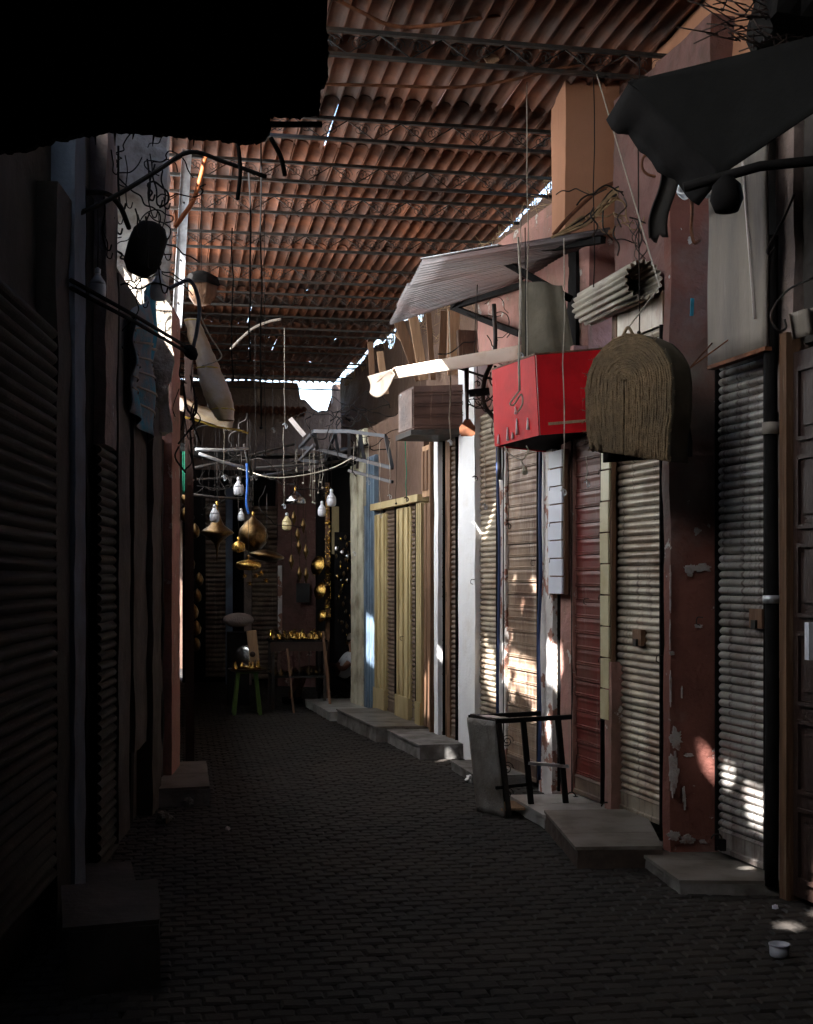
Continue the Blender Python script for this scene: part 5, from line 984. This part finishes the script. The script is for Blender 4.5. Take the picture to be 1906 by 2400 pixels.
# low table left with guitar-like tray, stool
c = atY(520, 1408, 14.9); 
t = thing('green_stool', 'green plastic stool holding a tray of brassware', 'stool', (c.x, 14.9, 0)); sx_ = .13; zt_ = .5
obj('seat', MB().aabb(c.x - .13, 14.8, zt_ - .02, c.x + .13, 15.06, zt_), 'green', t)
for a_, b_ in ((-1, -1), (1, -1), (-1, 1), (1, 1)): obj('leg', MB().bar((c.x + a_ * .15, 14.93 + b_ * .15, 0), (c.x + a_ * .1, 14.93 + b_ * .1, zt_ - .02), .04, .04), 'green', t)
solo('brass_tray', MB().lathe([(0, 0), (.2, 0), (.24, .025), (.235, .03), (.2, .01), (0, .01)], 24, (c.x + .02, 14.93, zt_ + .002)), 'dkbrass', 'round tray on the green stool', 'tray')
for i in range(14):
    k = R.randrange(4); o = bpy.data.objects.new('brass_' + kinds[k][1], kme[k]); a = R.uniform(0, 6.28); r = R.uniform(.02, .17); o.location = (c.x + .02 + r * math.cos(a), 14.93 + r * math.sin(a), zt_ + .014); col.objects.link(o)
    o['label'] = 'brass %s on the tray over the green stool' % kinds[k][1]; o['category'] = kinds[k][1]; o['group'] = 'brassware on the stool tray'
def disc(name, label, x, y, Y, r, ax, mat, cat): return solo(name, MB().lathe([(0, .012), (.6 * r, .01), (r, 0), (r * 1.02, .006), (r, .012), (.6 * r, .022), (0, .025)], 24, atY(x, y, Y), ax), mat, label, cat)
disc('round_tray', 'large dull round tray leaning at the left of the brass table', 515, 1385, 15.1, .15, (-.4, -1, .3), 'silver', 'tray')
t = thing('wooden_case', 'pale upright wooden case standing beside the brass table', 'case', atY(533, 1400, 15.1)); cc_ = atY(533, 1362, 15.1)
obj('case_body', MB().box(cc_, (.055, 0, .008), (0, .07, 0), (-.02, 0, .19)), 'woodl', t); obj('sound_hole', MB().lathe([(.03, 0), (.035, .004), (.03, .008)], 14, cc_ + Vector((-.01, -.075, -.08)), (0, -1, 0)), 'wdoor', t)
solo('cushion', MB().grid(lambda u, v: atY(502, 1305, 15.8) + Vector((.19 * math.cos(math.pi * (v - .5)) * math.cos(2 * math.pi * u), .1 * math.cos(math.pi * (v - .5)) * math.sin(2 * math.pi * u), .09 * math.sin(math.pi * (v - .5)))), 16, 8), 'greypl', 'dim greyish cushion shaped bundle behind the round tray', 'bundle')
solo('plinth_crate', MB().aabb(atY(480, 1, 15.9).x, 15.9, 0, atY(525, 1, 15.9).x, 16.3, .9), 'black', 'black crate under the pink bundle at the far stall', 'crate')
solo('notice_board', MB().aabb(*(lambda a_, b_: (a_.x, 18.3, b_.z, b_.x, 18.33, a_.z))(atY(624, 1228, 18.3), atY(652, 1268, 18.3))), 'dkblind', 'small black framed board on the rose pillar', 'board')
# easel like trestle and director chair
t = thing('trestle', 'dark wooden trestle legs in front of the brass table', 'trestle', (atY(665, 1, 14.9).x, 14.9, 0))
e1_ = atY(702, 1, 14.9).x; e2_ = atY(682, 1, 14.9).x
obj('leg', MB().bar((e1_ - .03, 14.9, 0), (e2_ + .0, 15.0, .95), .03, .03), 'wood', t); obj('leg', MB().bar((e2_ - .35, 14.9, 0), (e2_ - .42, 15.0, .75), .025, .025), 'wood', t); obj('rail', MB().bar((e2_ - .4, 14.95, .42), (e2_ + .03, 14.95, .42), .02, .02), 'iron', t)
PY = 16.1
def pp(zx, zy, Y=PY): return atY((400 + zx / 3.424) / K, (1420 + zy / 3.424) / K, Y)
t = thing('folding_chair', 'black folding chair under the seated man', 'chair', (pp(1400, 600).x, PY, 0))
hip = pp(1350, 575); sh = pp(1455, 405)
obj('seat', MB().box(hip + Vector((-.02, 0, -.12)), (.2, 0, 0), (0, .2, 0), (0, 0, .015)), 'black', t); obj('backrest', MB().bar(hip + Vector((.14, 0, -.1)), sh + Vector((.17, 0, .02)), .02, .4, up=(1, 0, 0)), 'black', t)
zc = hip.z - .13
for a_, b_ in ((-1, -1), (1, -1), (-1, 1), (1, 1)): obj('leg', MB().bar((hip.x + a_ * .2, PY + b_ * .18, 0), (hip.x - a_ * .15, PY + b_ * .18, zc), .025, .025), 'black', t)
def skinned(name, verts, edges, mat, parent, root=0, sub=2):
    me = bpy.data.meshes.new(name); me.from_pydata([v[:3] for v in verts], edges, []); me.materials.append(M[mat])
    o = bpy.data.objects.new(name, me); link(o, parent)
    sm = o.modifiers.new('skin', 'SKIN'); sm.use_smooth_shade = True; o.modifiers.new('sub', 'SUBSURF').levels = sub; o.modifiers['sub'].render_levels = sub
    if not me.skin_vertices: pass
    for i, v in enumerate(verts): me.skin_vertices[0].data[i].radius = (v[3], v[4] if len(v) > 4 else v[3])
    me.skin_vertices[0].data[root].use_root = True
    return o
t = thing('person', 'man in white t-shirt and dark shorts leaning back on a folding chair', 'person', (hip.x, PY, 0))
kn = pp(1075, 500); an = pp(995, 700); toe = pp(900, 735); hd_ = pp(1462, 300); nk = pp(1465, 372); el = pp(1370, 500); wr_ = pp(1290, 470)
V = [(*hip, .10), (*hip.lerp(sh, .5), .105), (*sh, .10), (*nk, .042), (hd_.x - .005, hd_.y, hd_.z - .02, .06), (hd_.x, hd_.y, hd_.z + .035, .062)]; E_ = [(0, 1), (1, 2), (2, 3), (3, 4), (4, 5)]
for s in (-1, 1):
    k = len(V); dy = .1 * s
    V += [(kn.x + .03 * s, kn.y + dy, kn.z, .055), (an.x + .06 * s, an.y + dy, an.z, .034), (an.x + .05 * s, an.y + dy, .05, .032), (toe.x + .1, toe.y + dy, .03, .026)]
    E_ += [(0, k), (k, k + 1), (k + 1, k + 2), (k + 2, k + 3)]
    k = len(V); ay = .17 * s
    V += [(sh.x, sh.y + ay, sh.z - .01, .05), (el.x, el.y + ay, el.z, .038), (wr_.x, wr_.y + ay * .5, wr_.z, .026), (wr_.x - .07, wr_.y + ay * .3, wr_.z - .01, .022)]
    E_ += [(2, k), (k, k + 1), (k + 1, k + 2), (k + 2, k + 3)]
skinned('body', V, E_, 'skin', t)
V = [(*hip, .12), (*hip.lerp(sh, .5), .128), (*sh, .118), (nk.x, nk.y, nk.z - .04, .06)]; E_ = [(0, 1), (1, 2), (2, 3)]
for s in (-1, 1):
    k = len(V); ay = .17 * s; V += [(sh.x, sh.y + ay, sh.z - .01, .072), (sh.x * .45 + el.x * .55, sh.y + ay, sh.z * .45 + el.z * .55, .068)]; E_ += [(2, k), (k, k + 1)]
skinned('t_shirt', V, E_, 'shirt', t)
V = [(hip.x + .02, hip.y, hip.z, .125)]; E_ = []
for s in (-1, 1): k = len(V); V += [(hip.x * .45 + kn.x * .55, kn.y + .1 * s, hip.z * .45 + kn.z * .55 + .01, .078)]; E_ += [(0, k)]
skinned('shorts', V, E_, 'trous', t)
obj('cap', MB().lathe([(.072, 0), (.075, .02), (.06, .06), (.03, .08), (0, .085)], 16, (hd_.x, hd_.y, hd_.z + .05)), 'stain', t)
obj('sunglasses', MB().box((hd_.x - .058, hd_.y, hd_.z + .035), (.012, 0, 0), (0, .065, 0), (0, 0, .014)), 'black', t)
for s in (-1, 1): obj('shoe', MB().box((toe.x + .12, PY + .1 * s, .035), (.12, 0, 0), (0, .04, 0), (0, 0, .034)), 'black', t)
for s in (-1, 1):
    hb_ = Vector((wr_.x - .08, wr_.y + .17 * s * .3, wr_.z - .01))
    for f in range(5): obj('finger', MB().tube([hb_ + Vector((0, (f - 2) * .014, 0)), hb_ + Vector((-.03, (f - 2) * .016, .002)), hb_ + Vector((-.05 + abs(f - 1.5) * .004, (f - 2) * .016, -.018))], .006, 5), 'skin', t)

# ------------------------------------------------------------ cart lying on its side
t = thing('metal_cart', 'grey metal cart lying on its side against the shutters', 'cart', (2.3, 8.5, 0))
a0 = atZ(1122 / K, 1901 / K, 0); a1 = atZ(1186 / K, 1917 / K, 0)
a0.z = a1.z = 0.0; lean = Vector((-.07, 0, 0)); b0 = a0 + Vector((0, 0, .64)) + lean; b1 = a1 + Vector((0, 0, .64)) + lean * 1.0
obj('side_board', MB().grid(lambda u, v: a0.lerp(a1, u).lerp(b0.lerp(b1, u), v) + Vector((.003 * noise.noise(Vector((u * 7, v * 7, 0))), 0, 0)), 12, 16, -0.015), 'cartp', t)
ex = Vector((.52, .0, .02)); ex0 = Vector((.5, -.02, .02))
for a, b in ((a1, b1), (b0, b1), (a0, b0)): obj('frame_bar', MB().bar(a + Vector((.02, -.012, .01)), b + Vector((.02, -.012, -.01)), .03, .03), 'iron', t)
obj('frame_bar', MB().bar(b1, b1 + ex, .035, .03), 'black', t); obj('frame_bar', MB().bar(b0, b0 + ex0, .03, .03), 'black', t)
for f in (.36, .82):
    for b_, e_, s in ((b1, ex, 0), (b0, ex0, 1)):
        if s and f > .5: continue
        tp_ = b_ + e_ * f; obj('leg', MB().bar(tp_, (tp_.x + .06, tp_.y, .03 if not s else .06), .035, .03), 'black', t)
p_ = b1 + ex * .42; obj('cross_bar', MB().bar((p_.x, p_.y, .36), (p_.x + .28, p_.y + .0, .33), .035, .02), 'galv', t); obj('cross_bar', MB().bar((b1.x, b1.y, .2), (b1.x + .25, b1.y, .22), .02, .02), 'black', t)
for z in (.5, .32, .15):
    sp = [Vector((b1.x + .09 + .045 * (1 - k / 26) * math.cos(k * .55), b1.y + .05, z + .045 * (1 - k / 26) * math.sin(k * .55))) for k in range(22)]; obj('scroll', MB().tube(sp, .003, 4), 'black', t)
obj('shelf_board', MB().box((b1.x + .24, b1.y + .14, .055), (.2, 0, 0), (0, .14, 0), (0, 0, .008)), 'woodl', t)
solo('white_rag', MB().grid(lambda u, v: b0.lerp(b1, .1 + .7 * u) + Vector((.02 + .1 * v, 0, .018 + .006 * noise.noise(Vector((u * 6, v * 6, 1))))), 8, 4, .003), 'chip', 'flat white scrap lying on top of the metal cart', 'rag')
def crumple(name, label, p, s, mat, seed, cat):
    mb = MB(); fn = lambda u, v: (lambda d_: p + d_ * s * (0.75 + .5 * noise.noise(d_ * 2.2 + Vector((seed, 0, 0)))) + Vector((0, 0, s * .55)))(Vector((math.cos(2 * math.pi * u) * math.cos(math.pi * (v - .5)), math.sin(2 * math.pi * u) * math.cos(math.pi * (v - .5)), .8 * math.sin(math.pi * (v - .5)))))
    return solo(name, mb.grid(fn, 14, 9, 0, False), mat, label, cat)
crumple('foil_litter', 'crumpled silver foil litter beside the metal cart', atZ(992, 1648, 0), .055, 'foil', 3, 'litter')
crumple('paper_litter', 'small white paper scrap on the paving on the left', atZ(480, 1748, 0), .02, 'chip', 5, 'litter'); crumple('paper_litter', 'tiny pale scrap near the lower right wall', atZ(1632, 1915, 0), .02, 'bowl', 6, 'litter')
crumple('stone', 'rough stone at the foot of the left ragged pier', atZ(345, 1735, 0), .07, 'conc', 9, 'stone'); crumple('stone', 'dark rubble stone before the broken left step', atZ(395, 1700, 0), .06, 'conc', 11, 'stone')
t = thing('plastic_tub', 'small translucent plastic tub standing on the paving at lower right', 'tub', atZ(1641, 2008, 0)); p_ = atZ(1641, 2014, 0)
obj('tub', MB().lathe([(.0, .002), (.036, .002), (.040, .01), (.042, .05), (.0405, .05), (.037, .008), (0, .006)], 24, p_), 'bowl', t); obj('rim', MB().lathe([(.041, .047), (.0445, .048), (.0445, .055), (.0405, .055), (.0405, .05)], 24, p_), 'bowl', t)
for k, (x, y) in enumerate([(1285, 1718), (1363, 1762), (1212, 1695), (1520, 1790), (1455, 1780)]):
    p_ = onWz(x, y, .08); t = thing('floor_lock', 'black shutter lock on the floor, %s' % ['between red and beige shutters', 'at the beige shutter near end', 'at the foot of the brown pillar', 'at the foot of the nearest grey shutter', 'at the foot of the dark red pillar'][k], 'lock', p_)
    obj('lock_body', MB().box(p_ + Vector((0, 0, .03)), (.016, 0, 0), (0, .02, 0), (0, 0, .03)), 'black', t); obj('shackle', MB().tube([p_ + Vector((.03 * math.cos(a_ * .5) - .03, .0, .06 + .03 * math.sin(a_ * .5))) for a_ in range(7)], .005, 5), 'iron', t)

# ------------------------------------------------------------ left clutter
t = thing('black_awning', 'ragged black awning hanging over the left foreground', 'awning', (-.5, 3.2, 3))
out = [(-260, -120), (694, -120), (690, 60), (693, 120), (690, 168), (677, 180), (674, 236), (640, 240), (566, 238), (572, 266), (560, 290), (520, 300), (470, 288), (400, 284), (300, 276), (236, 272), (170, 282), (110, 292), (60, 310), (-30, 322), (-260, 330)]
o2 = []
for (a, b), (c_, d_) in zip(out, out[1:] + out[:1]):
    k_ = max(1, int(math.hypot(a - c_, b - d_) / 7)) if b > 50 and a > -100 else 1
    for q_ in range(k_): f_ = q_ / k_; o2.append((a + (c_ - a) * f_ + (R.uniform(-3, 3) if k_ > 1 else 0), b + (d_ - b) * f_ + (R.uniform(-3, 4) if k_ > 1 else 0)))
pts = [atY(a, b, 3.2) for a, b in o2]; n_ = len(pts)
obj('valance', MB().add(pts + [p + Vector((0, .03, 0)) for p in pts], [tuple(range(n_)), tuple(reversed(range(n_, 2 * n_)))] + [((i + 1) % n_, i, n_ + i, n_ + (i + 1) % n_) for i in range(n_)]), 'tarp', t)
obj('top_sheet', MB().box((-1.0, 2.3, 3.5), (1.4, 0, -.02), (0, .9, .05), (0, 0, .01)), 'tarp', t)
obj('fringe_bar', MB().bar(atY(566, 262, 3.25), atY(678, 262, 3.25), .012, .012), 'black', t)
for k in range(9):
    x = 200 + k * 42; obj('torn_strip', MB().tube([atY(x, 270, 3.22), atY(x + R.uniform(-6, 6), 285 + R.uniform(0, 25), 3.22)], .006, 4, .001), 'tarp', t)
for k, (a, b, c_, d_) in enumerate([((570, 290), (600, 370), 3.6, 'torn strap at the awning corner'), ((500, 296), (500, 420), 4.2, 'dark strap below the awning')]): wire('strap', d_, [atY(*a, c_), atY((a[0] + b[0]) / 2 + 6, (a[1] + b[1]) / 2, c_), atY(*b, c_)], .007, 'tarp', 'strap')
A = onL(158, .2); t = thing('black_rod', 'pair of thin black rods slanting across the left wall', 'rod', atY(285, 665, 7)); 
for dz in (0, .035): obj('rod', MB().tube([atY(150, 590, 5.9) - Vector((0, 0, dz)), atY(280, 662, 7.2) - Vector((0, 0, dz)), atY(390, 728, 8.4) - Vector((0, 0, dz))], .011, 6), 'black', t)
obj('tangled_end', MB().lathe([(0, -.06), (.035, -.04), (.045, 0), (.03, .04), (0, .06)], 8, atY(402, 742, 8.5), (.6, 0, -.8)), 'black', t)
solo('dark_lantern', MB().lathe([(0.0, -.16), (.06, -.15), (.098, -.10), (.105, 0), (.1, .09), (.07, .14), (.02, .16)], 20, atY(307, 524, 7.4), (.32, 0, 1)), 'black', 'black oval basket hanging before the crumbling pier', 'basket')
t = thing('striped_cloth', 'grey and blue striped cloth hanging on the left wall', 'cloth', atY(310, 800, 8)); 
ca = [Vector(onL(272, .06)), Vector(onL(330, .06))]
def cl(u, v):
    A_ = ca[0].lerp(ca[1], u); z1_ = zof(ca[0], 672) * (1 - u) + zof(ca[1], 600) * u; z0_ = zof(ca[0], 868) * (1 - u) + zof(ca[1], 935) * u
    return Vector((A_.x + .035 * math.sin(u * 11 + v * 2), A_.y, z0_ + (z1_ - z0_) * v)) + Vector((.012 * math.sin(14 * v + 5 * u), 0, 0))
obj('fabric', MB().grid(cl, 40, 24, .006), 'cloth', t); obj('teal_edge', MB().grid(lambda u, v: cl(.78 + .2 * u, .45 + .55 * v) + Vector((.012, -.01, .03)), 6, 20, .004), 'teal', t)
for k in range(6): obj('stripe', MB().grid(lambda u, v, k=k: cl(u, min(.98, max(.02, .1 + k * .12 + .16 * (1 - u) + .018 * v))) + Vector((.010, -.006, 0)), 30, 2, .003), 'stain', t)
t = thing('wrapped_roll', 'long roll wrapped in yellowed plastic slanting on the left', 'roll', atY(440, 770, 9))
def roll(u, v):
    c_ = atY(404, 672, 9.1).lerp(atY(476, 885, 8.7), u); r = .05 + .055 * u - (.05 * max(0, u - .85) / .15); a = 2 * math.pi * v; return c_ + Vector((r * math.cos(a), r * math.sin(a), 0)) * (1 + .16 * noise.noise(Vector((math.cos(a) * 3, math.sin(a) * 3, u * 4)))) + Vector((.012 * noise.noise(Vector((a * 3, u * 14, 2))), 0, 0))
obj('roll', MB().grid(roll, 30, 24), 'plastic', t)
for u_ in (.02, .5, .9): obj('tie', MB().tube([roll(u_, k / 16) * 1.0 for k in range(17)], .006, 4), 'yplast', t)
t = thing('square_lantern', 'dark square lamp shade box beside the galvanised post', 'lamp shade', atY(424, 600, 10.4)); c_ = atY(424, 606, 10.4)
obj('shade', MB().lathe([(.05, .13), (.13, .09), (.15, .03), (.14, .02)], 5, c_), 'black', t); obj('body', MB().lathe([(.125, .02), (.12, -.06), (.07, -.13), (.04, -.14)], 5, c_), 'wood', t); obj('cord', MB().tube([c_ + Vector((0, 0, .12)), c_ + Vector((0, 0, .9))], .004, 4), 'cable', t)
wire('grey_hose', 'grey bent hose in front of the galvanised post', [atY(355, 608, 8.6), atY(380, 596, 8.6), atY(398, 590, 8.6), atY(412, 610, 8.6), atY(420, 650, 8.6), atY(414, 700, 8.6), atY(406, 735, 8.6)], .014, 'irong', 'hose', 7)
wire('white_wire', 'thin pale wire curling right of the wrapped roll', [atY(418, 656, 8.8), atY(438, 700, 8.8), atY(462, 738, 8.8), atY(466, 752, 8.8), atY(452, 762, 8.8), atY(425, 770, 8.8)], .005, 'rope', 'wire')
nm_ = ['thick', 'thin', 'curled', 'long', 'short', 'bent', 'twisted', 'looped', 'frayed', 'double', 'slack', 'broken']
for k in range(24):
    x = R.uniform(205, 345); y = R.uniform(300, 520); Y = R.uniform(6.8, 8.4); l_ = R.uniform(40, 150)
    wire('hanging_wire', '%s black wire hanging over the left wall, %s' % (nm_[k % 12], 'high up' if k < 12 else 'lower down'), [atY(x, y, Y), atY(x + 5 * math.sin(k), y + l_ * .3, Y), atY(x + 6 * math.sin(k * 2), y + l_ * .65, Y), atY(x + 4, y + l_, Y), atY(x + 12, y + l_ + 6, Y), atY(x + 16, y + l_ - 6, Y)], R.uniform(.003, .007), 'black', 'wire')
wire('hanging_wire', 'long black cable crossing from the left wall up to the awning', [atY(120, 470, 6), atY(230, 420, 6.3), atY(330, 360, 6.6), atY(400, 320, 6.8), atY(470, 340, 6.9), atY(560, 372, 7)], .012, 'black', 'cable', 6)
wire('hanging_wire', 'black curved hanger rod left of the black basket', [atY(140, 412, 6.4), atY(215, 405, 6.6), atY(250, 430, 6.8), atY(272, 480, 7)], .014, 'black', 'rod', 6)
for k in range(14):
    x = R.uniform(375, 420); y = R.uniform(740, 950); wire('hanging_wire', '%s dark wire in the tangle %s' % (nm_[k % 12], 'below the black rods' if k < 7 else 'beside the plastic roll'), [atY(x, y, 9), atY(x + R.uniform(-14, 14), y + R.uniform(20, 60), 9), atY(x + R.uniform(-22, 22), y + R.uniform(30, 110), 9)], R.uniform(.003, .008), 'cable', 'wire')
solo('dark_upright', MB().bar((atY(400, 1, 10.6).x, 10.6, 0), (atY(398, 1, 10.6).x, 10.6, 3.4), .07, .07), 'wdoor', 'dark brown upright pole behind the pale pink post', 'pole')
solo('green_net', MB().grid(lambda u, v: atY(384, 950, 12).lerp(atY(396, 950, 12), u) + Vector((0, .02 * math.sin(u * 6), -.4 * v)), 5, 8, .004), 'greenc', 'small strip of green netting on the far left', 'netting')
for k in range(10):
    c_ = atY(R.uniform(388, 420), 1050 + k * 34, R.uniform(11.5, 14)); solo('hanging_ware', MB().lathe([(0, -.08), (.04, -.05), (.05, 0), (.03, .05), (0, .08)], 8, c_), 'dkbrass', 'dim metal ware hanging in the far left shop, %s' % ['topmost', 'second down', 'third down', 'fourth down', 'fifth down', 'sixth down', 'seventh down', 'eighth down', 'ninth down', 'lowest'][k], 'ware')
# wall hangers on the posts
for k, (x, off) in enumerate([(1128, .12), (1000, .13), (1240, .1), (1480, .3), (850, .15), (1395, .3)]):
    p_ = onWz(x, 1180 + 40 * k, off); wire('wall_hook', 'small bent wire hook nailed on the %s' % ['blue conduit', 'white pillar', 'red shutter', 'dark red pillar', 'broad yellow post', 'red pillar edge'][k], [p_, p_ + Vector((-.03, 0, 0)), p_ + Vector((-.035, 0, -.03)), p_ + Vector((-.015, 0, -.04))], .003, 'iron', 'hook')

# ------------------------------------------------------------ flaked paint on pillars, and tangled wires
def flake(parent, cx, cy_, wpx, hpx, fn, seed, mat='flakem', nrm=Vector((0, -1, 0))):
    c_ = fn(cx, cy_); pts = []
    for k in range(44):
        a = 2 * math.pi * k / 44; q_ = .9 + .28 * noise.noise(Vector((math.cos(a) * 13 + seed, math.sin(a) * 13, 4))) + .5 * noise.noise(Vector((math.cos(a) * 1.7 + seed, math.sin(a) * 1.7, seed)))+ .3 * noise.noise(Vector((math.cos(a) * 5 + seed, math.sin(a) * 5, 0)))
        pts.append(fn(cx + wpx / 2 * q_ * math.cos(a), cy_ - hpx / 2 * q_ * math.sin(a)) + nrm * .004)
    n = len(pts); obj('paint_flake', MB().add(pts + [p - nrm * .012 for p in pts] + [c_ + nrm * .005], [(i, (i + 1) % n, 2 * n) for i in range(n)] + [((i + 1) % n, i, n + i, n + (i + 1) % n) for i in range(n)]), mat, parent)
fr_ = lambda a, b: atY(a, b, B1.y - .022 - .0001 * a * 0)
for k, (x, y, w_, h_) in enumerate([(1480, 1195, 46, 16), (1452, 1200, 22, 26), (1423, 1555, 26, 44), (1420, 1625, 20, 90), (1440, 1672, 6, 30), (1415, 1375, 12, 9), (1470, 1318, 16, 8), (1468, 1118, 14, 16), (1492, 1040, 18, 14), (1484, 1085, 12, 16), (1493, 1105, 8, 12), (1420, 1760, 30, 22), (1448, 1768, 34, 20), (1480, 1772, 18, 10), (1450, 1590, 22, 8), (1436, 1458, 3, 26), (1442, 1690, 4, 40), (1500, 975, 5, 8)]):
    flake(obj_rp, x, y, w_, h_, fr_, k * 3.1)
for k, (x, y, w_, h_) in enumerate([(1412, 1240, 3, 90), (1411, 1340, 2.5, 60), (1412, 1450, 3, 80)]): flake(obj_rp, x, y, w_, h_, fr_, 60 + k)
gp_ = [o for o in bpy.data.objects if o.get('label', '').startswith('grey and pink peeling')][0]
fg_ = lambda a, b: onWz(a, b, .045)
for k, (x, y, w_, h_) in enumerate([(1655, 1265, 12, 44), (1645, 1060, 9, 60), (1642, 880, 22, 30), (1652, 1500, 8, 40), (1640, 1420, 14, 18)]): flake(gp_, x, y, w_, h_, fg_, 80 + k, 'flakem', Vector((-1, 0, 0)))
rb_ = [o for o in bpy.data.objects if o.name.startswith('red_box')][0]
def scribble(x, y, Y, n, step, drop=0):
    pts = []; a = R.uniform(0, 6.28)
    for k in range(n):
        pts.append(atY(x, y, Y + R.uniform(-.03, .03))); a += R.uniform(-1.0, 1.3); x += step * math.cos(a); y += step * math.sin(a) * .8 + drop
    return pts
adj = ['snarled', 'curling', 'knotted', 'drooping', 'kinked', 'coiled', 'stray', 'wispy']
for k in range(16): wire('tangled_wire', '%s wire in the tangle %s' % (adj[k % 8], 'between conduit and shutter drum' if k < 8 else 'over the thick conduit end by the rose pier'), scribble(R.uniform(1255, 1400), R.uniform(385, 480), R.uniform(7.7, 8.2), 9, 15, 2), R.uniform(.0025, .006), ['cable', 'reed', 'iron'][k % 3], 'wire')
for k in range(24): wire('tangled_wire', '%s wire tangled on the left upper wall, %s' % (adj[k % 8], ['top part', 'middle part', 'lower part'][k // 8]), scribble(R.uniform(215, 350), 300 + (k // 8) * 110 + R.uniform(0, 90), R.uniform(7.2, 8.8), 10, 18, 5), R.uniform(.003, .006), 'black', 'wire')
for k in range(16): wire('tangled_wire', '%s dark wire above the trellis, %s' % (adj[k % 8], 'left half' if k < 8 else 'right half'), scribble(R.uniform(640, 730) if k < 8 else R.uniform(730, 850), R.uniform(850, 930), 13, 9, 16, 1), R.uniform(.003, .007), 'cable', 'wire')
for k in range(12): wire('tangled_wire', '%s wire by the white pillar top, %s' % (adj[k % 8], 'upper' if k < 8 else 'lower'), scribble(R.uniform(1000, 1060), R.uniform(640, 860), 10.0, 8, 12, 3), R.uniform(.003, .006), 'cable', 'wire')
for k in range(10): wire('tangled_wire', '%s wire over the far left lamps, %s' % (adj[k % 8], 'near the blue rope' if k < 8 else 'at the left jamb'), scribble(R.uniform(395, 560), R.uniform(940, 1060), 13, 10, 18, 1), R.uniform(.003, .006), 'cable', 'wire')
